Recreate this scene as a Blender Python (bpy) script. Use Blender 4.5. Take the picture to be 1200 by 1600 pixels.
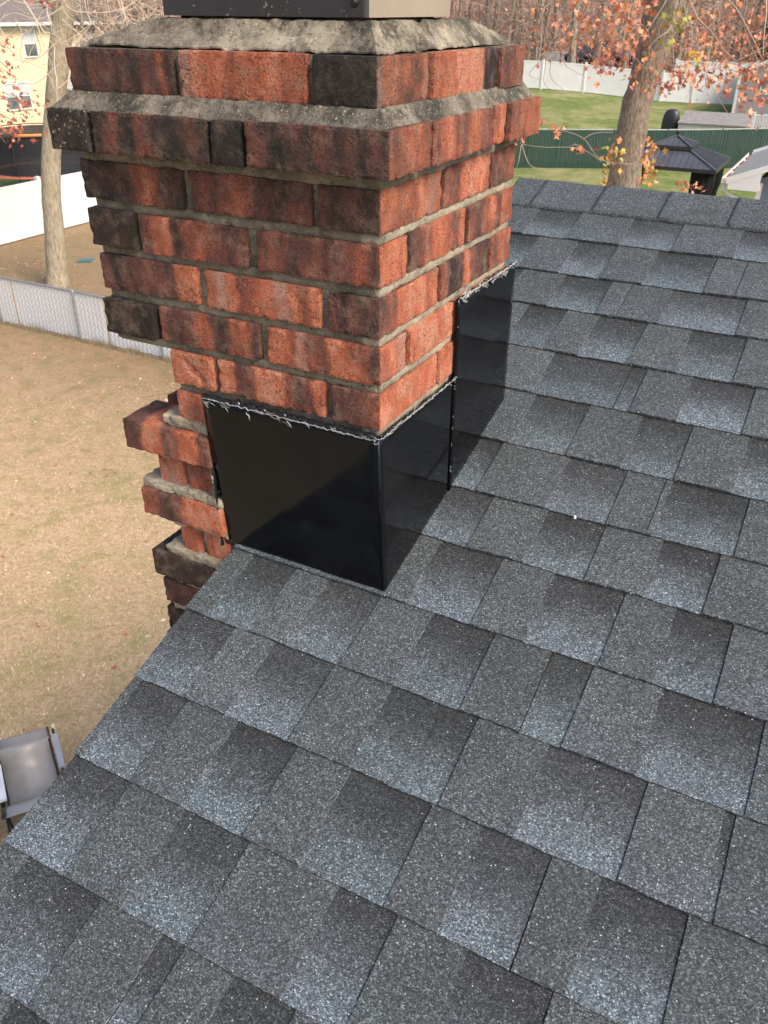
import bpy, bmesh, math, random
from mathutils import Vector, Matrix, noise
R = math.radians
rnd = random.Random(7)
S = bpy.context.scene
COL = S.collection
for o in list(bpy.data.objects): bpy.data.objects.remove(o)

# ------------------------------------------------------------ camera
CAM = Vector((0.5235, -0.9726, 0.5381))
cd = bpy.data.cameras.new('camera'); cam = bpy.data.objects.new('camera', cd); COL.objects.link(cam)
pi_, ya, ro = R(31.2434), R(27.9182), R(0.3258)
fw = Vector((-math.sin(ya)*math.cos(pi_), math.cos(ya)*math.cos(pi_), -math.sin(pi_)))
rt = Vector((math.cos(ya), math.sin(ya), 0)); up = rt.cross(fw)
r2 = rt*math.cos(ro)+up*math.sin(ro); u2 = -rt*math.sin(ro)+up*math.cos(ro)
cam.matrix_world = Matrix(((r2.x, u2.x, -fw.x, CAM.x), (r2.y, u2.y, -fw.y, CAM.y), (r2.z, u2.z, -fw.z, CAM.z), (0, 0, 0, 1)))
cd.sensor_fit = 'VERTICAL'; cd.sensor_height = 32; cd.lens = 32*1302.7/1600
cd.clip_start = 0.02; cd.clip_end = 2000
cd.dof.use_dof = True; cd.dof.focus_distance = 1.25; cd.dof.aperture_fstop = 20.0
S.camera = cam

# ------------------------------------------------------------ world, sun, exposure
SUN_EL, SUN_AZ = 44.0, 104.0          # azimuth clockwise from +Y
w = bpy.data.worlds.new("World"); S.world = w; w.use_nodes = True
wn = w.node_tree.nodes; wl = w.node_tree.links
sky = wn.new('ShaderNodeTexSky'); sky.sky_type = 'NISHITA'; sky.sun_disc = False
sky.sun_elevation = R(SUN_EL); sky.sun_rotation = R(SUN_AZ); sky.air_density = 1.0; sky.dust_density = 4.0; sky.ozone_density = 1.0
wl.new(sky.outputs[0], wn['Background'].inputs[0]); wn['Background'].inputs[1].default_value = 0.15
ld = bpy.data.lights.new('sun', 'SUN'); ld.energy = 2.1; ld.angle = R(20); ld.color = (1.0, .90, .76)
sun = bpy.data.objects.new('sun', ld); COL.objects.link(sun)
sd = Vector((math.sin(R(SUN_AZ))*math.cos(R(SUN_EL)), math.cos(R(SUN_AZ))*math.cos(R(SUN_EL)), math.sin(R(SUN_EL))))
sun.rotation_euler = sd.to_track_quat('Z', 'Y').to_euler(); sun.location = (6, -4, 12)
S.view_settings.view_transform = 'Standard'; S.view_settings.look = 'None'
S.view_settings.exposure = 0.78; S.view_settings.gamma = 1.0
S.cycles.max_bounces = 6; S.cycles.use_denoising = True

# ------------------------------------------------------------ helpers
def tag(o, label=None, cat=None, group=None, kind=None):
    if label: o['label'] = label
    if cat: o['category'] = cat
    if group: o['group'] = group
    if kind: o['kind'] = kind
    return o

def empty(name, loc=(0, 0, 0), label=None, cat=None, group=None):
    o = bpy.data.objects.new(name, None); COL.objects.link(o); o.location = loc; o.empty_display_size = .1
    return tag(o, label, cat, group)

def link_mesh(name, me, mats, parent=None, smooth=False):
    for m in (mats if isinstance(mats, (list, tuple)) else [mats]): me.materials.append(m)
    if smooth:
        me.polygons.foreach_set('use_smooth', [True]*len(me.polygons))
    o = bpy.data.objects.new(name, me); COL.objects.link(o)
    if parent is not None:
        o.parent = parent; o.matrix_parent_inverse = Matrix.Translation(-parent.location) if parent.parent is None else Matrix.Identity(4)
        if parent.parent is not None: o.matrix_parent_inverse = Matrix.Translation(-world_loc(parent))
    return o

def world_loc(o):
    # thing locations are plain translations; parts carry none of their own
    while o.parent is not None: o = o.parent
    return Vector((0, 0, 0)) if o.type == 'MESH' and o.location.length == 0 else Vector((0, 0, 0))

class MB:
    """collects quads / boxes / tubes in world coordinates"""
    def __init__(s): s.v = []; s.f = []; s.mi = []; s.col = None
    def add(s, vs, fs, mi=0):
        b = len(s.v); s.v += [tuple(p) for p in vs]; s.f += [tuple(b+i for i in f) for f in fs]; s.mi += [mi]*len(fs)
    def box(s, a, b, mi=0, rot=None, piv=None):
        (x0, y0, z0), (x1, y1, z1) = a, b
        vs = [Vector(p) for p in ((x0, y0, z0), (x1, y0, z0), (x1, y1, z0), (x0, y1, z0), (x0, y0, z1), (x1, y0, z1), (x1, y1, z1), (x0, y1, z1))]
        if rot is not None:
            pv = Vector(piv) if piv is not None else (vs[0]+vs[6])/2
            vs = [pv+rot @ (q-pv) for q in vs]
        s.add(vs, [(0, 3, 2, 1), (4, 5, 6, 7), (0, 1, 5, 4), (1, 2, 6, 5), (2, 3, 7, 6), (3, 0, 4, 7)], mi)
    def bar(s, a, b, w, h, mi=0, up=(0, 0, 1)):
        a = Vector(a); b = Vector(b); d = (b-a).normalized(); u = Vector(up)
        if abs(d.dot(u)) > .95: u = Vector((0, 1, 0))
        r = d.cross(u).normalized(); u = r.cross(d)
        vs = [p+r*i*w/2+u*j*h/2 for p in (a, b) for i, j in ((-1, -1), (1, -1), (1, 1), (-1, 1))]
        s.add(vs, [(0, 1, 2, 3), (7, 6, 5, 4), (0, 4, 5, 1), (1, 5, 6, 2), (2, 6, 7, 3), (3, 7, 4, 0)], mi)
    def tube(s, pts, rads, n=6, mi=0, cap=True, lump=0, seed=0):
        pts = [Vector(p) for p in pts]; b = len(s.v); ref = Vector((.13, .31, .94))
        for i, p in enumerate(pts):
            d = (pts[min(i+1, len(pts)-1)]-pts[max(i-1, 0)]).normalized()
            if abs(d.dot(ref)) > .97: ref = Vector((.9, .3, .1))
            r = d.cross(ref).normalized(); u = d.cross(r)
            for k in range(n):
                a = 2*math.pi*k/n; q = r*math.cos(a)+u*math.sin(a); rr = rads[i]
                if lump: rr *= 1+lump*noise.noise(p*(.6/max(rr, 1e-4))+q*1.5+Vector((seed, 0, 0)))
                s.v.append(tuple(p+q*rr))
        for i in range(len(pts)-1):
            for k in range(n):
                s.f.append((b+i*n+k, b+i*n+(k+1) % n, b+(i+1)*n+(k+1) % n, b+(i+1)*n+k)); s.mi.append(mi)
        if cap:
            s.f.append(tuple(b+k for k in range(n))[::-1]); s.mi.append(mi)
            e = b+(len(pts)-1)*n; s.f.append(tuple(e+k for k in range(n))); s.mi.append(mi)
    def build(s, name, mats, parent=None, smooth=False):
        me = bpy.data.meshes.new(name); me.from_pydata(s.v, [], s.f)
        if any(s.mi): me.polygons.foreach_set('material_index', s.mi)
        if s.col is not None:
            ca = me.color_attributes.new('tone', 'FLOAT_COLOR', 'POINT')
            ca.data.foreach_set('color', [c for q in s.col for c in q])
        me.update()
        return link_mesh(name, me, mats, parent, smooth)

def lerp(a, b, t): return a+(b-a)*t
def smooth(a, b, x):
    t = max(0, min(1, (x-a)/(b-a))); return t*t*(3-2*t)
def polar(az, d): return Vector((CAM.x+d*math.sin(R(az)), CAM.y+d*math.cos(R(az)), 0))

# ------------------------------------------------------------ materials
class NT:
    def __init__(s, name, rough=.8, metal=0.0, spec=.5):
        s.m = bpy.data.materials.new(name); s.m.use_nodes = True; s.t = s.m.node_tree
        s.b = s.t.nodes['Principled BSDF']; s.b.inputs['Roughness'].default_value = rough; s.b.inputs['Metallic'].default_value = metal
        s.b.inputs['Specular IOR Level'].default_value = spec
    def n(s, typ, ins=None, **props):
        nd = s.t.nodes.new(typ)
        for k, v in props.items(): setattr(nd, k, v)
        for k, v in (ins or {}).items(): s.set(nd.inputs[k], v)
        return nd
    def set(s, sock, v):
        if isinstance(v, bpy.types.NodeSocket): s.t.links.new(v, sock)
        else: sock.default_value = v
    def coord(s, which='Object', scale=None):
        c = s.n('ShaderNodeTexCoord').outputs[which]
        if scale: c = s.n('ShaderNodeMapping', {'Vector': c, 'Scale': scale}).outputs[0]
        return c
    def noise(s, vec, scale, detail=4, rough=.55, dist=0):
        return s.n('ShaderNodeTexNoise', {'Vector': vec, 'Scale': scale, 'Detail': detail, 'Roughness': rough, 'Distortion': dist}).outputs['Fac']
    def vor(s, vec, scale, out='Color', feature='F1', dim='3D'):
        return s.n('ShaderNodeTexVoronoi', {'Vector': vec, 'Scale': scale}, feature=feature, voronoi_dimensions=dim).outputs[out]
    def ramp(s, fac, stops, interp='LINEAR'):
        r = s.n('ShaderNodeValToRGB', {'Fac': fac}); e = r.color_ramp.elements; r.color_ramp.interpolation = interp
        while len(e) < len(stops): e.new(.5)
        for i, (p, c) in enumerate(stops):
            e[i].position = p; c = (c, c, c) if isinstance(c, (int, float)) else c; e[i].color = (*c, 1)
        return r.outputs[0]
    def mix(s, f, a, b, blend='MIX'):
        m = s.n('ShaderNodeMix', data_type='RGBA', blend_type=blend)
        s.set(m.inputs[0], f)
        for i, v in ((6, a), (7, b)):
            if not isinstance(v, bpy.types.NodeSocket):
                v = (v, v, v) if isinstance(v, (int, float)) else v
                v = (*v, 1)
            s.set(m.inputs[i], v)
        return m.outputs[2]
    def math(s, op, a, b=0, c=None, clamp=False):
        m = s.n('ShaderNodeMath', operation=op, use_clamp=clamp); s.set(m.inputs[0], a); s.set(m.inputs[1], b)
        if c is not None: s.set(m.inputs[2], c)
        return m.outputs[0]
    def bump(s, h, strength=.5, dist=.01, nrm=None):
        i = {'Height': h, 'Strength': strength, 'Distance': dist}
        if nrm is not None: i['Normal'] = nrm
        return s.n('ShaderNodeBump', i).outputs[0]
    def out(s, color=None, normal=None, rough=None, metal=None):
        for k, v in (('Base Color', color), ('Normal', normal), ('Roughness', rough), ('Metallic', metal)):
            if v is not None:
                if k == 'Base Color' and not isinstance(v, bpy.types.NodeSocket): v = (*v, 1)
                s.set(s.b.inputs[k], v)
        return s.m

def plain(name, c, rough=.6, metal=0, var=.12, scale=3.0, spec=.5, bump=0, bscale=60):
    t = NT(name, rough, metal, spec); co = t.coord()
    f = t.noise(co, scale, 5)
    a = tuple(max(0, x*(1-var)) for x in c); b = tuple(min(1, x*(1+var)) for x in c)
    nrm = t.bump(t.noise(co, bscale, 3), .4, bump) if bump else None
    return t.out(t.ramp(f, [(.3, a), (.7, b)]), nrm)

def make_brick_mat():
    t = NT('brick_clay', .92, spec=.25)
    co = t.coord()
    at = t.n('ShaderNodeAttribute', attribute_name='tone'); sp = t.n('ShaderNodeSeparateColor', {'Color': at.outputs['Color']})
    tone, pale, soot = sp.outputs
    n1 = t.noise(t.coord('Object', (1, 1, .55)), 48, 6, .68); n2 = t.noise(co, 420, 3, .6)
    x = t.math('ADD', t.math('MULTIPLY_ADD', tone, .93, .05), t.math('MULTIPLY', t.math('SUBTRACT', n1, .5), .80))
    x = t.math('ADD', x, t.math('MULTIPLY', t.math('SUBTRACT', n2, .5), .62), clamp=True)
    c = t.ramp(x, [(0, (.024, .019, .017)), (.2, (.066, .042, .035)), (.42, (.16, .070, .055)), (.62, (.29, .095, .062)), (.85, (.54, .16, .08)), (1, (.64, .28, .18))])
    c = t.mix(t.math('MULTIPLY', pale, .85), c, (.5, .27, .2))
    c = t.mix(t.math('MULTIPLY', t.ramp(t.noise(co, 38, 5, .65), [(.48, 0), (.70, 1)]), .42), c, (.42, .30, .22))       # dusty bloom
    pores = t.ramp(t.noise(co, 300, 2, .5), [(.30, 1), (.40, 0)])
    c = t.mix(t.math('MULTIPLY', pores, .7), c, (.03, .018, .015))
    c = t.mix(1, c, t.ramp(t.noise(co, 620, 3, .7), [(.3, .62), (.7, 1.3)]), 'MULTIPLY')
    crk = t.math('MULTIPLY', t.ramp(t.vor(t.mix(.03, co, t.n('ShaderNodeTexNoise', {'Vector': co, 'Scale': 90.0}).outputs['Color']), 75, 'Distance', 'DISTANCE_TO_EDGE'), [(.0, 1), (.05, 0)]), t.ramp(t.noise(co, 16, 3), [(.5, 0), (.62, .8)]))
    c = t.mix(crk, c, (.03, .015, .012))
    # soot and lichen
    sm = t.math('MULTIPLY', soot, t.ramp(t.noise(co, 22, 6, .7), [(.3, .2), (.6, 1)]))
    c = t.mix(t.math('MULTIPLY', sm, .85), c, (.035, .034, .028))
    li = t.math('MULTIPLY', t.ramp(t.noise(co, 160, 4, .7), [(.60, 0), (.66, 1)]), at.outputs['Alpha'])
    c = t.mix(li, c, (.5, .5, .42))
    h = t.math('ADD', t.math('MULTIPLY', t.noise(co, 240, 6, .75), 1.7), t.math('MULTIPLY', t.noise(t.coord('Object', (1, 1, .3)), 90, 4, .6), .8))
    h = t.math('SUBTRACT', h, t.math('MULTIPLY', pores, .5))
    return t.out(c, t.bump(h, 1.0, .0030))

def make_mortar(name, a, b, dark=.5, spec=.2, lich=.6):
    t = NT(name, .95, spec=spec); co = t.coord()
    c = t.ramp(t.noise(co, 18, 7, .7), [(.32, a), (.62, b)])
    c = t.mix(t.math('MULTIPLY', t.ramp(t.noise(co, 11, 7, .8), [(.46, 0), (.58, 1)]), dark), c, (.035, .035, .028))
    c = t.mix(t.ramp(t.noise(co, 330, 3, .7), [(.62, 0), (.69, lich)]), c, (.62, .58, .48))
    c = t.mix(t.ramp(t.noise(co, 240, 2, .5), [(.30, .8), (.38, 0)]), c, (.04, .035, .03))
    h = t.math('ADD', t.noise(co, 280, 6, .75), t.math('MULTIPLY', t.noise(co, 45, 5, .6), 2))
    return t.out(c, t.bump(h, 1, .0022))

def make_shingle_mat():
    t = NT('asphalt_shingle', .85, spec=.35)
    uv = t.n('ShaderNodeUVMap', uv_map='roof').outputs[0]
    at = t.n('ShaderNodeAttribute', attribute_name='tone'); sp = t.n('ShaderNodeSeparateColor', {'Color': at.outputs['Color']})
    kind, rv, vv = sp.outputs
    # granules: one colour for each chip
    vo = t.n('ShaderNodeTexVoronoi', {'Vector': uv, 'Scale': 680.0, 'Randomness': 1.0}, voronoi_dimensions='2D', feature='F1')
    g = t.n('ShaderNodeSeparateColor', {'Color': vo.outputs['Color']})
    base = t.ramp(g.outputs[0], [(0, .030), (.28, .053), (.55, .094), (.80, .14), (.93, .20), (1, .40)])
    warm = t.mix(g.outputs[1], (.96, .98, .98), (.84, .95, 1.05))
    base = t.mix(1, base, warm, 'MULTIPLY')
    # dark granules at the top of the cut-outs, pale blue-grey ones at the bottom, as the shingle is blended
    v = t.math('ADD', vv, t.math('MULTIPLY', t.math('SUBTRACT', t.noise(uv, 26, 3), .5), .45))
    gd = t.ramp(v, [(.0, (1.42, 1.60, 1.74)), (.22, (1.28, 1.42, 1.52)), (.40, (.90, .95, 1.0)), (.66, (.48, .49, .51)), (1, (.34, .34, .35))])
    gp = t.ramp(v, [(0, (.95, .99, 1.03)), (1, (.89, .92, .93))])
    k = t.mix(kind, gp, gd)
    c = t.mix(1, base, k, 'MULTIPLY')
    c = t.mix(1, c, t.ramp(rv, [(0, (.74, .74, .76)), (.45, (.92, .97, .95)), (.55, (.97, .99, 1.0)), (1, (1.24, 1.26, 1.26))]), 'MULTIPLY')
    c = t.mix(1, c, t.ramp(t.noise(uv, 9, 5, .6), [(.3, .84), (.7, 1.14)]), 'MULTIPLY')
    # a sprinkle of loose white chips
    v3 = t.n('ShaderNodeTexVoronoi', {'Vector': uv, 'Scale': 210.0}, voronoi_dimensions='2D', feature='F1')
    d3 = t.n('ShaderNodeSeparateColor', {'Color': v3.outputs['Color']})
    spot = t.math('MULTIPLY', t.math('GREATER_THAN', d3.outputs[0], .982), t.math('LESS_THAN', v3.outputs['Distance'], .19))
    c = t.mix(spot, c, (.55, .55, .53))
    h = t.math('ADD', t.math('MULTIPLY', g.outputs[2], .7), t.math('SUBTRACT', 1, vo.outputs['Distance']))
    return t.out(c, t.bump(h, .9, .0012), t.ramp(g.outputs[1], [(0, .95), (.8, .75), (1, .45)]))

M_brick = make_brick_mat()
M_mortar = make_mortar('weathered_mortar', (.11, .103, .072), (.27, .24, .175), .35, lich=.5)
M_point = make_mortar('pointing_mortar', (.22, .195, .14), (.42, .37, .28), .25)
M_crown = make_mortar('crown_mortar', (.13, .115, .09), (.36, .315, .24), .85)
M_wash = make_mortar('wash_mortar', (.065, .060, .050), (.24, .21, .165), .9, lich=.9)
M_shingle = make_shingle_mat()

def make_black_metal():
    t = NT('black_painted_metal', .2, 0.0, .26); co = t.coord()
    st = t.noise(t.coord('Object', (14, 14, 2)), 9, 5, .7)
    c = t.ramp(t.noise(co, 6, 6, .7), [(.4, (.0035, .0038, .0045)), (.75, (.008, .008, .009))])
    scr = t.ramp(t.noise(t.n('ShaderNodeMapping', {'Vector': co, 'Rotation': (.6, .5, .3), 'Scale': (40, 3, 26)}).outputs[0], 7, 3, .6, .4), [(.68, 0), (.76, 1)])
    c = t.mix(t.math('MULTIPLY', scr, .09), c, (.2, .2, .2))
    ro = t.ramp(t.noise(co, 11, 6, .7), [(.3, .06), (.7, .13)])
    ro = t.math('ADD', ro, t.math('MULTIPLY', scr, .15))
    t.b.inputs['Specular Tint'].default_value = (.55, .75, 1, 1)
    return t.out(c, t.bump(t.noise(co, 6, 2), .25, .003), ro)
M_flash = make_black_metal()

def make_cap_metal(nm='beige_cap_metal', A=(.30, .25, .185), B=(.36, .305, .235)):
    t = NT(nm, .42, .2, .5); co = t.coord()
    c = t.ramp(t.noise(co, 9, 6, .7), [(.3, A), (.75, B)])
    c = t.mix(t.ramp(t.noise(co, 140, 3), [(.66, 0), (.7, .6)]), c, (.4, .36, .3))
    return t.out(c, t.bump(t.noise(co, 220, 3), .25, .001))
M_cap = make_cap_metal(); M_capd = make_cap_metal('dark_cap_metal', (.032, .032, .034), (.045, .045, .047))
M_tar = plain('black_sealant', (.008, .008, .009), .18, var=.2)
M_caulk = plain('smeared_caulk', (.27, .27, .26), .2, var=.5, scale=70)
M_white = plain('white_vinyl', (.72, .72, .70), .45, var=.05, scale=1.5)
M_black = plain('black_steel', (.012, .012, .014), .4)

# ============================================================ SETTING: ground
def zg(x, y):
    dx, dy = x-CAM.x, y-CAM.y; d = math.hypot(dx, dy); az = math.degrees(math.atan2(dx, dy))
    z = -6.4+.05*noise.noise(Vector((x*.12, y*.12, 0)))
    right = smooth(-38, -24, az)*(1-smooth(90, 130, az))
    up_ = 2.0*smooth(44, 70, d)**.8*right
    up_ -= .55*right*smooth(44, 70, d)*smooth(-19, -9, az)
    back = smooth(78, 190, d)*(15 if right > 0 else 15)
    return z+up_+back*(.6+.4*noise.noise(Vector((x*.02, y*.02, 3))))
def build_ground():
    mb = MB(); rings = [0]+[1.5*1.062**i for i in range(108)]; n = 144; idx = []
    for r in rings:
        for k in range(n):
            a = 2*math.pi*k/n; x, y = CAM.x+r*math.sin(a), CAM.y+r*math.cos(a)
            mb.v.append((x, y, zg(x, y)))
    for i in range(len(rings)-1):
        for k in range(n):
            mb.f.append((i*n+k, i*n+(k+1) % n, (i+1)*n+(k+1) % n, (i+1)*n+k)); mb.mi.append(0)
    t = NT('lawn_ground', .97, spec=.1); co = t.coord()
    xy = t.n('ShaderNodeSeparateXYZ', {'Vector': co}); X, Y = xy.outputs[0], xy.outputs[1]
    nb = t.noise(co, .35, 5, .65); nm = t.noise(co, 2.2, 6, .7); nf = t.noise(co, 16, 5, .75); nff = t.noise(t.coord('Object', (1, 2.2, 1)), 70, 3, .7)
    straw = t.mix(t.ramp(nff, [(.35, 0), (.65, 1)]), (.42, .285, .17), (.76, .55, .35))
    straw = t.mix(t.ramp(nf, [(.38, .75), (.58, 0)]), straw, (.36, .26, .145))
    dry = t.mix(t.ramp(nm, [(.50, 0), (.66, .45)]), straw, (.30, .28, .10))
    dry = t.mix(t.ramp(t.noise(co, .55, 4, .6), [(.56, 0), (.74, .45)]), dry, (.27, .27, .10))
    dirt = t.mix(nf, (.16, .10, .06), (.34, .23, .14))
    # the old grass thins out to brown, greener soil beyond y = 6
    far = t.ramp(t.math('ADD', Y, t.math('MULTIPLY', nm, 3)), [(0, 0), (1, 1)])
    farm = t.n('ShaderNodeMapRange', {'Value': t.math('ADD', Y, t.math('MULTIPLY', nm, 4)), 'From Min': 8.5, 'From Max': 14.5}).outputs[0]
    brown = t.mix(t.ramp(nm, [(.46, 0), (.66, .6)]), dirt, (.15, .16, .06))
    c = t.mix(t.math('MULTIPLY', farm, .8), dry, brown)
    green = t.mix(t.ramp(nm, [(.35, 0), (.7, 1)]), (.095, .14, .036), (.21, .235, .08))
    green = t.mix(t.ramp(nb, [(.46, 0), (.66, .75)]), green, (.36, .31, .17))
    # lawns kept green on the far side (x > -26, y > 24)
    g1 = t.n('ShaderNodeMapRange', {'Value': Y, 'From Min': 22, 'From Max': 26}).outputs[0]
    g2 = t.n('ShaderNodeMapRange', {'Value': t.math('ADD', X, t.math('MULTIPLY', Y, .42)), 'From Min': -6, 'From Max': -1}).outputs[0]
    c = t.mix(t.math('MULTIPLY', g1, g2), c, green)
    # the vinyl-fenced garden on the left
    g3 = t.math('MULTIPLY', t.math('LESS_THAN', X, -24.4), t.math('LESS_THAN', t.math('ADD', t.math('MULTIPLY', X, X), t.math('MULTIPLY', Y, Y)), 4000))
    c = t.mix(g3, c, green)
    # leaf-covered forest floor
    dd = t.math('SQRT', t.math('ADD', t.math('MULTIPLY', X, X), t.math('MULTIPLY', Y, Y)))
    fm = t.n('ShaderNodeMapRange', {'Value': dd, 'From Min': 71, 'From Max': 73}).outputs[0]
    floor = t.mix(t.noise(co, 1.1, 8, .8), (.10, .055, .035), (.38, .20, .13))
    c = t.mix(fm, c, floor)
    h = t.math('ADD', t.math('MULTIPLY', nff, .5), nf)
    o = mb.build('ground', t.out(c, t.bump(h, 1, .03)), smooth=True)
    tag(o, kind='structure')
build_ground()

# ============================================================ HOUSE with the roof
SL = R(17.09); CS, SN = math.cos(SL), math.sin(SL); Z0 = -.2991
def rp(x, s, t=0): return Vector((x, s*CS-t*SN, Z0+s*SN+t*CS))
RIDGE = 1.437; EAVE = -2.45; XR = 4.6
house = empty('house', (2, 1.4, -6.4), 'beige house carrying the dark grey shingled roof around the brick chimney', 'house')

def rake(s): return -.297+.006*noise.noise(Vector((s*4, 3, 0)))
LN = {-5: -.716, -4: -.575, -3: -.431, -2: -.285, -1: -.142, 0: .003, 1: .149, 2: .278, 3: .418, 4: .572, 5: .715, 6: .870, 7: 1.008, 8: 1.162, 9: 1.297}
def line(k): return LN[k] if k in LN else LN[-5]+(k+5)*.1437
BANDS = {0: ('P', [.047, .162, .25, .366, .445, .529, .62]), 1: ('D', [.093, .193, .297, .391, .482, .6]),
 2: ('D', [.056, .186, .294, .36, '|', .371, .501, .6]), 3: ('P', [.065, .176, .278, .372, .47, .56]),
 4: ('P', [.054, .217, '|D', .249, .338, .455, .55]), 5: ('P', [-.061, .029, .101, .206, .3, .41, .52]),
 6: ('D', [-.126, -.02, .09, .136, '|P', .226, .384, .5]), 7: ('D', [-.141, -.041, .058, .155, .289, .354, '|P', .47]),
 8: ('P', [-.188, -.075, .058, .181, .32, .45]), -1: ('P', [-.253, -.163, -.096, .004, .098, .206, .296, '|D', .36, .461, .599]),
 -2: ('D', [-.193, -.115, -.003, .098, .237, .344, .479, .577, .591, .7]),
 -3: ('P', [-.281, -.186, -.092, .014, .104, .23, .302, .396, '|P', .461, .566, .69]),
 -4: ('D', [-.183, -.083, .027, .165, .25, .344, .45, .6]), -5: ('P', [-.25, -.114, -.013, '|D', .024, .099, .188, .29, .41])}
def build_shingles():
    mb = MB(); mb.col = []; uvs = []
    def tab(x0, x1, k, raised, kind, rv, left, right, shift=(0, 0)):
        s0, s1 = line(k), line(k+1)+.012
        nx = max(2, int((x1-x0)/.006)) if x0 < 1.2 and k > -8 else 2
        ny = 5 if x0 < 1.2 and k > -8 else 2
        b = len(mb.v); sl = shift
        lift = .0026 if raised else 0
        skL, skR = [.0045*noise.noise(Vector((xx*57.1, k*9.3, 2))) for xx in (x0, x1)]
        def P(u, v, side=0):
            s = lerp(s0, s1, v); x = lerp(x0, x1, u)
            if v < .02: s += .0017*noise.noise(Vector((x*130, k*7.3, 0)))+.0016*noise.noise(Vector((x*14, k*3.1, 5)))
            if u < .01 and left: x = rake(s)+.0012*noise.noise(Vector((s*120, k, 0)))
            elif u < .01 or u > .99: x += .0006*noise.noise(Vector((s*150, (x0 if u < .5 else x1)*31, 2)))+(skL if u < .5 else skR)*(v-.5)
            h = lerp(.0060, .0010, v)+lift*(1 if v < .85 else .6)
            h += .0009*noise.noise(Vector((x*12, s*12, 9)))+.0005*noise.noise(Vector((x*60, s*60, 4)))
            return x, s, h
        for j in range(ny+1):
            for i in range(nx+1):
                x, s, h = P(i/nx, j/ny)
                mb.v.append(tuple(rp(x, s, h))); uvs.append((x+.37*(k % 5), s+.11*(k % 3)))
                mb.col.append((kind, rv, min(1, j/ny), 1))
        w_ = nx+1
        for j in range(ny):
            for i in range(nx):
                mb.f.append((b+j*w_+i, b+j*w_+i+1, b+(j+1)*w_+i+1, b+(j+1)*w_+i)); mb.mi.append(0)
        # butt edge and side edges, down to the layer below
        def skirt(ids, dep, flip, pale=False):
            c0 = len(mb.v)
            for q in ids:
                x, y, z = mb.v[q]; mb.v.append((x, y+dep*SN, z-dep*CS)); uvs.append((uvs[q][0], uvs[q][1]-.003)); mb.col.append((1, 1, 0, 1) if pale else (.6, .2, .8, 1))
            for a in range(len(ids)-1):
                f = (ids[a], c0+a, c0+a+1, ids[a+1]); mb.f.append(f if not flip else f[::-1]); mb.mi.append(0)
        dep = .0050+lift
        skirt([b+i for i in range(nx+1)], dep, False)
        sd_ = lift+.001 if not left else .012
        skirt([b+j*w_ for j in range(ny+1)], sd_, True)
        skirt([b+j*w_+nx for j in range(ny+1)], lift+.001, False, raised)
    kmin = int((EAVE-LN[-5])/.1437)-5
    for k in range(kmin, 9):
        edges = []; 
        if k in BANDS:
            t0, lst = BANDS[k]; cur = t0; xs = [rake(line(k))]; kinds = [t0]; joint = [False]
            vals = []
            for e in lst:
                if isinstance(e, str): vals[-1] = (vals[-1][0], e)
                else: vals.append((e, ''))
            for e, fl in vals:
                xs.append(e)
                if fl.startswith('|'):
                    cur = fl[1:] or cur; joint.append(True)
                else:
                    cur = 'D' if cur == 'P' else 'P'; joint.append(False)
                kinds.append(cur)
        else:
            xs = [rake(line(k))]; kinds = [rnd.choice('PD')]; joint = [False]
        while xs[-1] < XR:
            xs.append(xs[-1]+rnd.choice([.075, .09, .1, .11, .13, .155])); kinds.append('D' if kinds[-1] == 'P' else 'P'); joint.append(False)
        for i in range(len(xs)-1):
            x0, x1 = xs[i], xs[i+1]
            if joint[i]: x0 += .0018
            D = kinds[i] == 'D'
            strong = rnd.uniform(.8, 1) if D else rnd.uniform(0, .12)
            # the raised layer lies a hair over the cut-outs' sheet
            tab(x0, x1+(.0 if not D else .0), k, not D, strong, rnd.uniform(.25, .75), i == 0, False)
    me = bpy.data.meshes.new('roof'); me.from_pydata(mb.v, [], mb.f)
    ul = me.uv_layers.new(name='roof'); li = [0]*len(me.loops); me.loops.foreach_get('vertex_index', li)
    ul.data.foreach_set('uv', [c for i in li for c in uvs[i]])
    ca = me.color_attributes.new('tone', 'FLOAT_COLOR', 'POINT'); ca.data.foreach_set('color', [c for q in mb.col for c in q])
    me.update()
    return link_mesh('roof', me, M_shingle, house)
roof = build_shingles()

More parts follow.
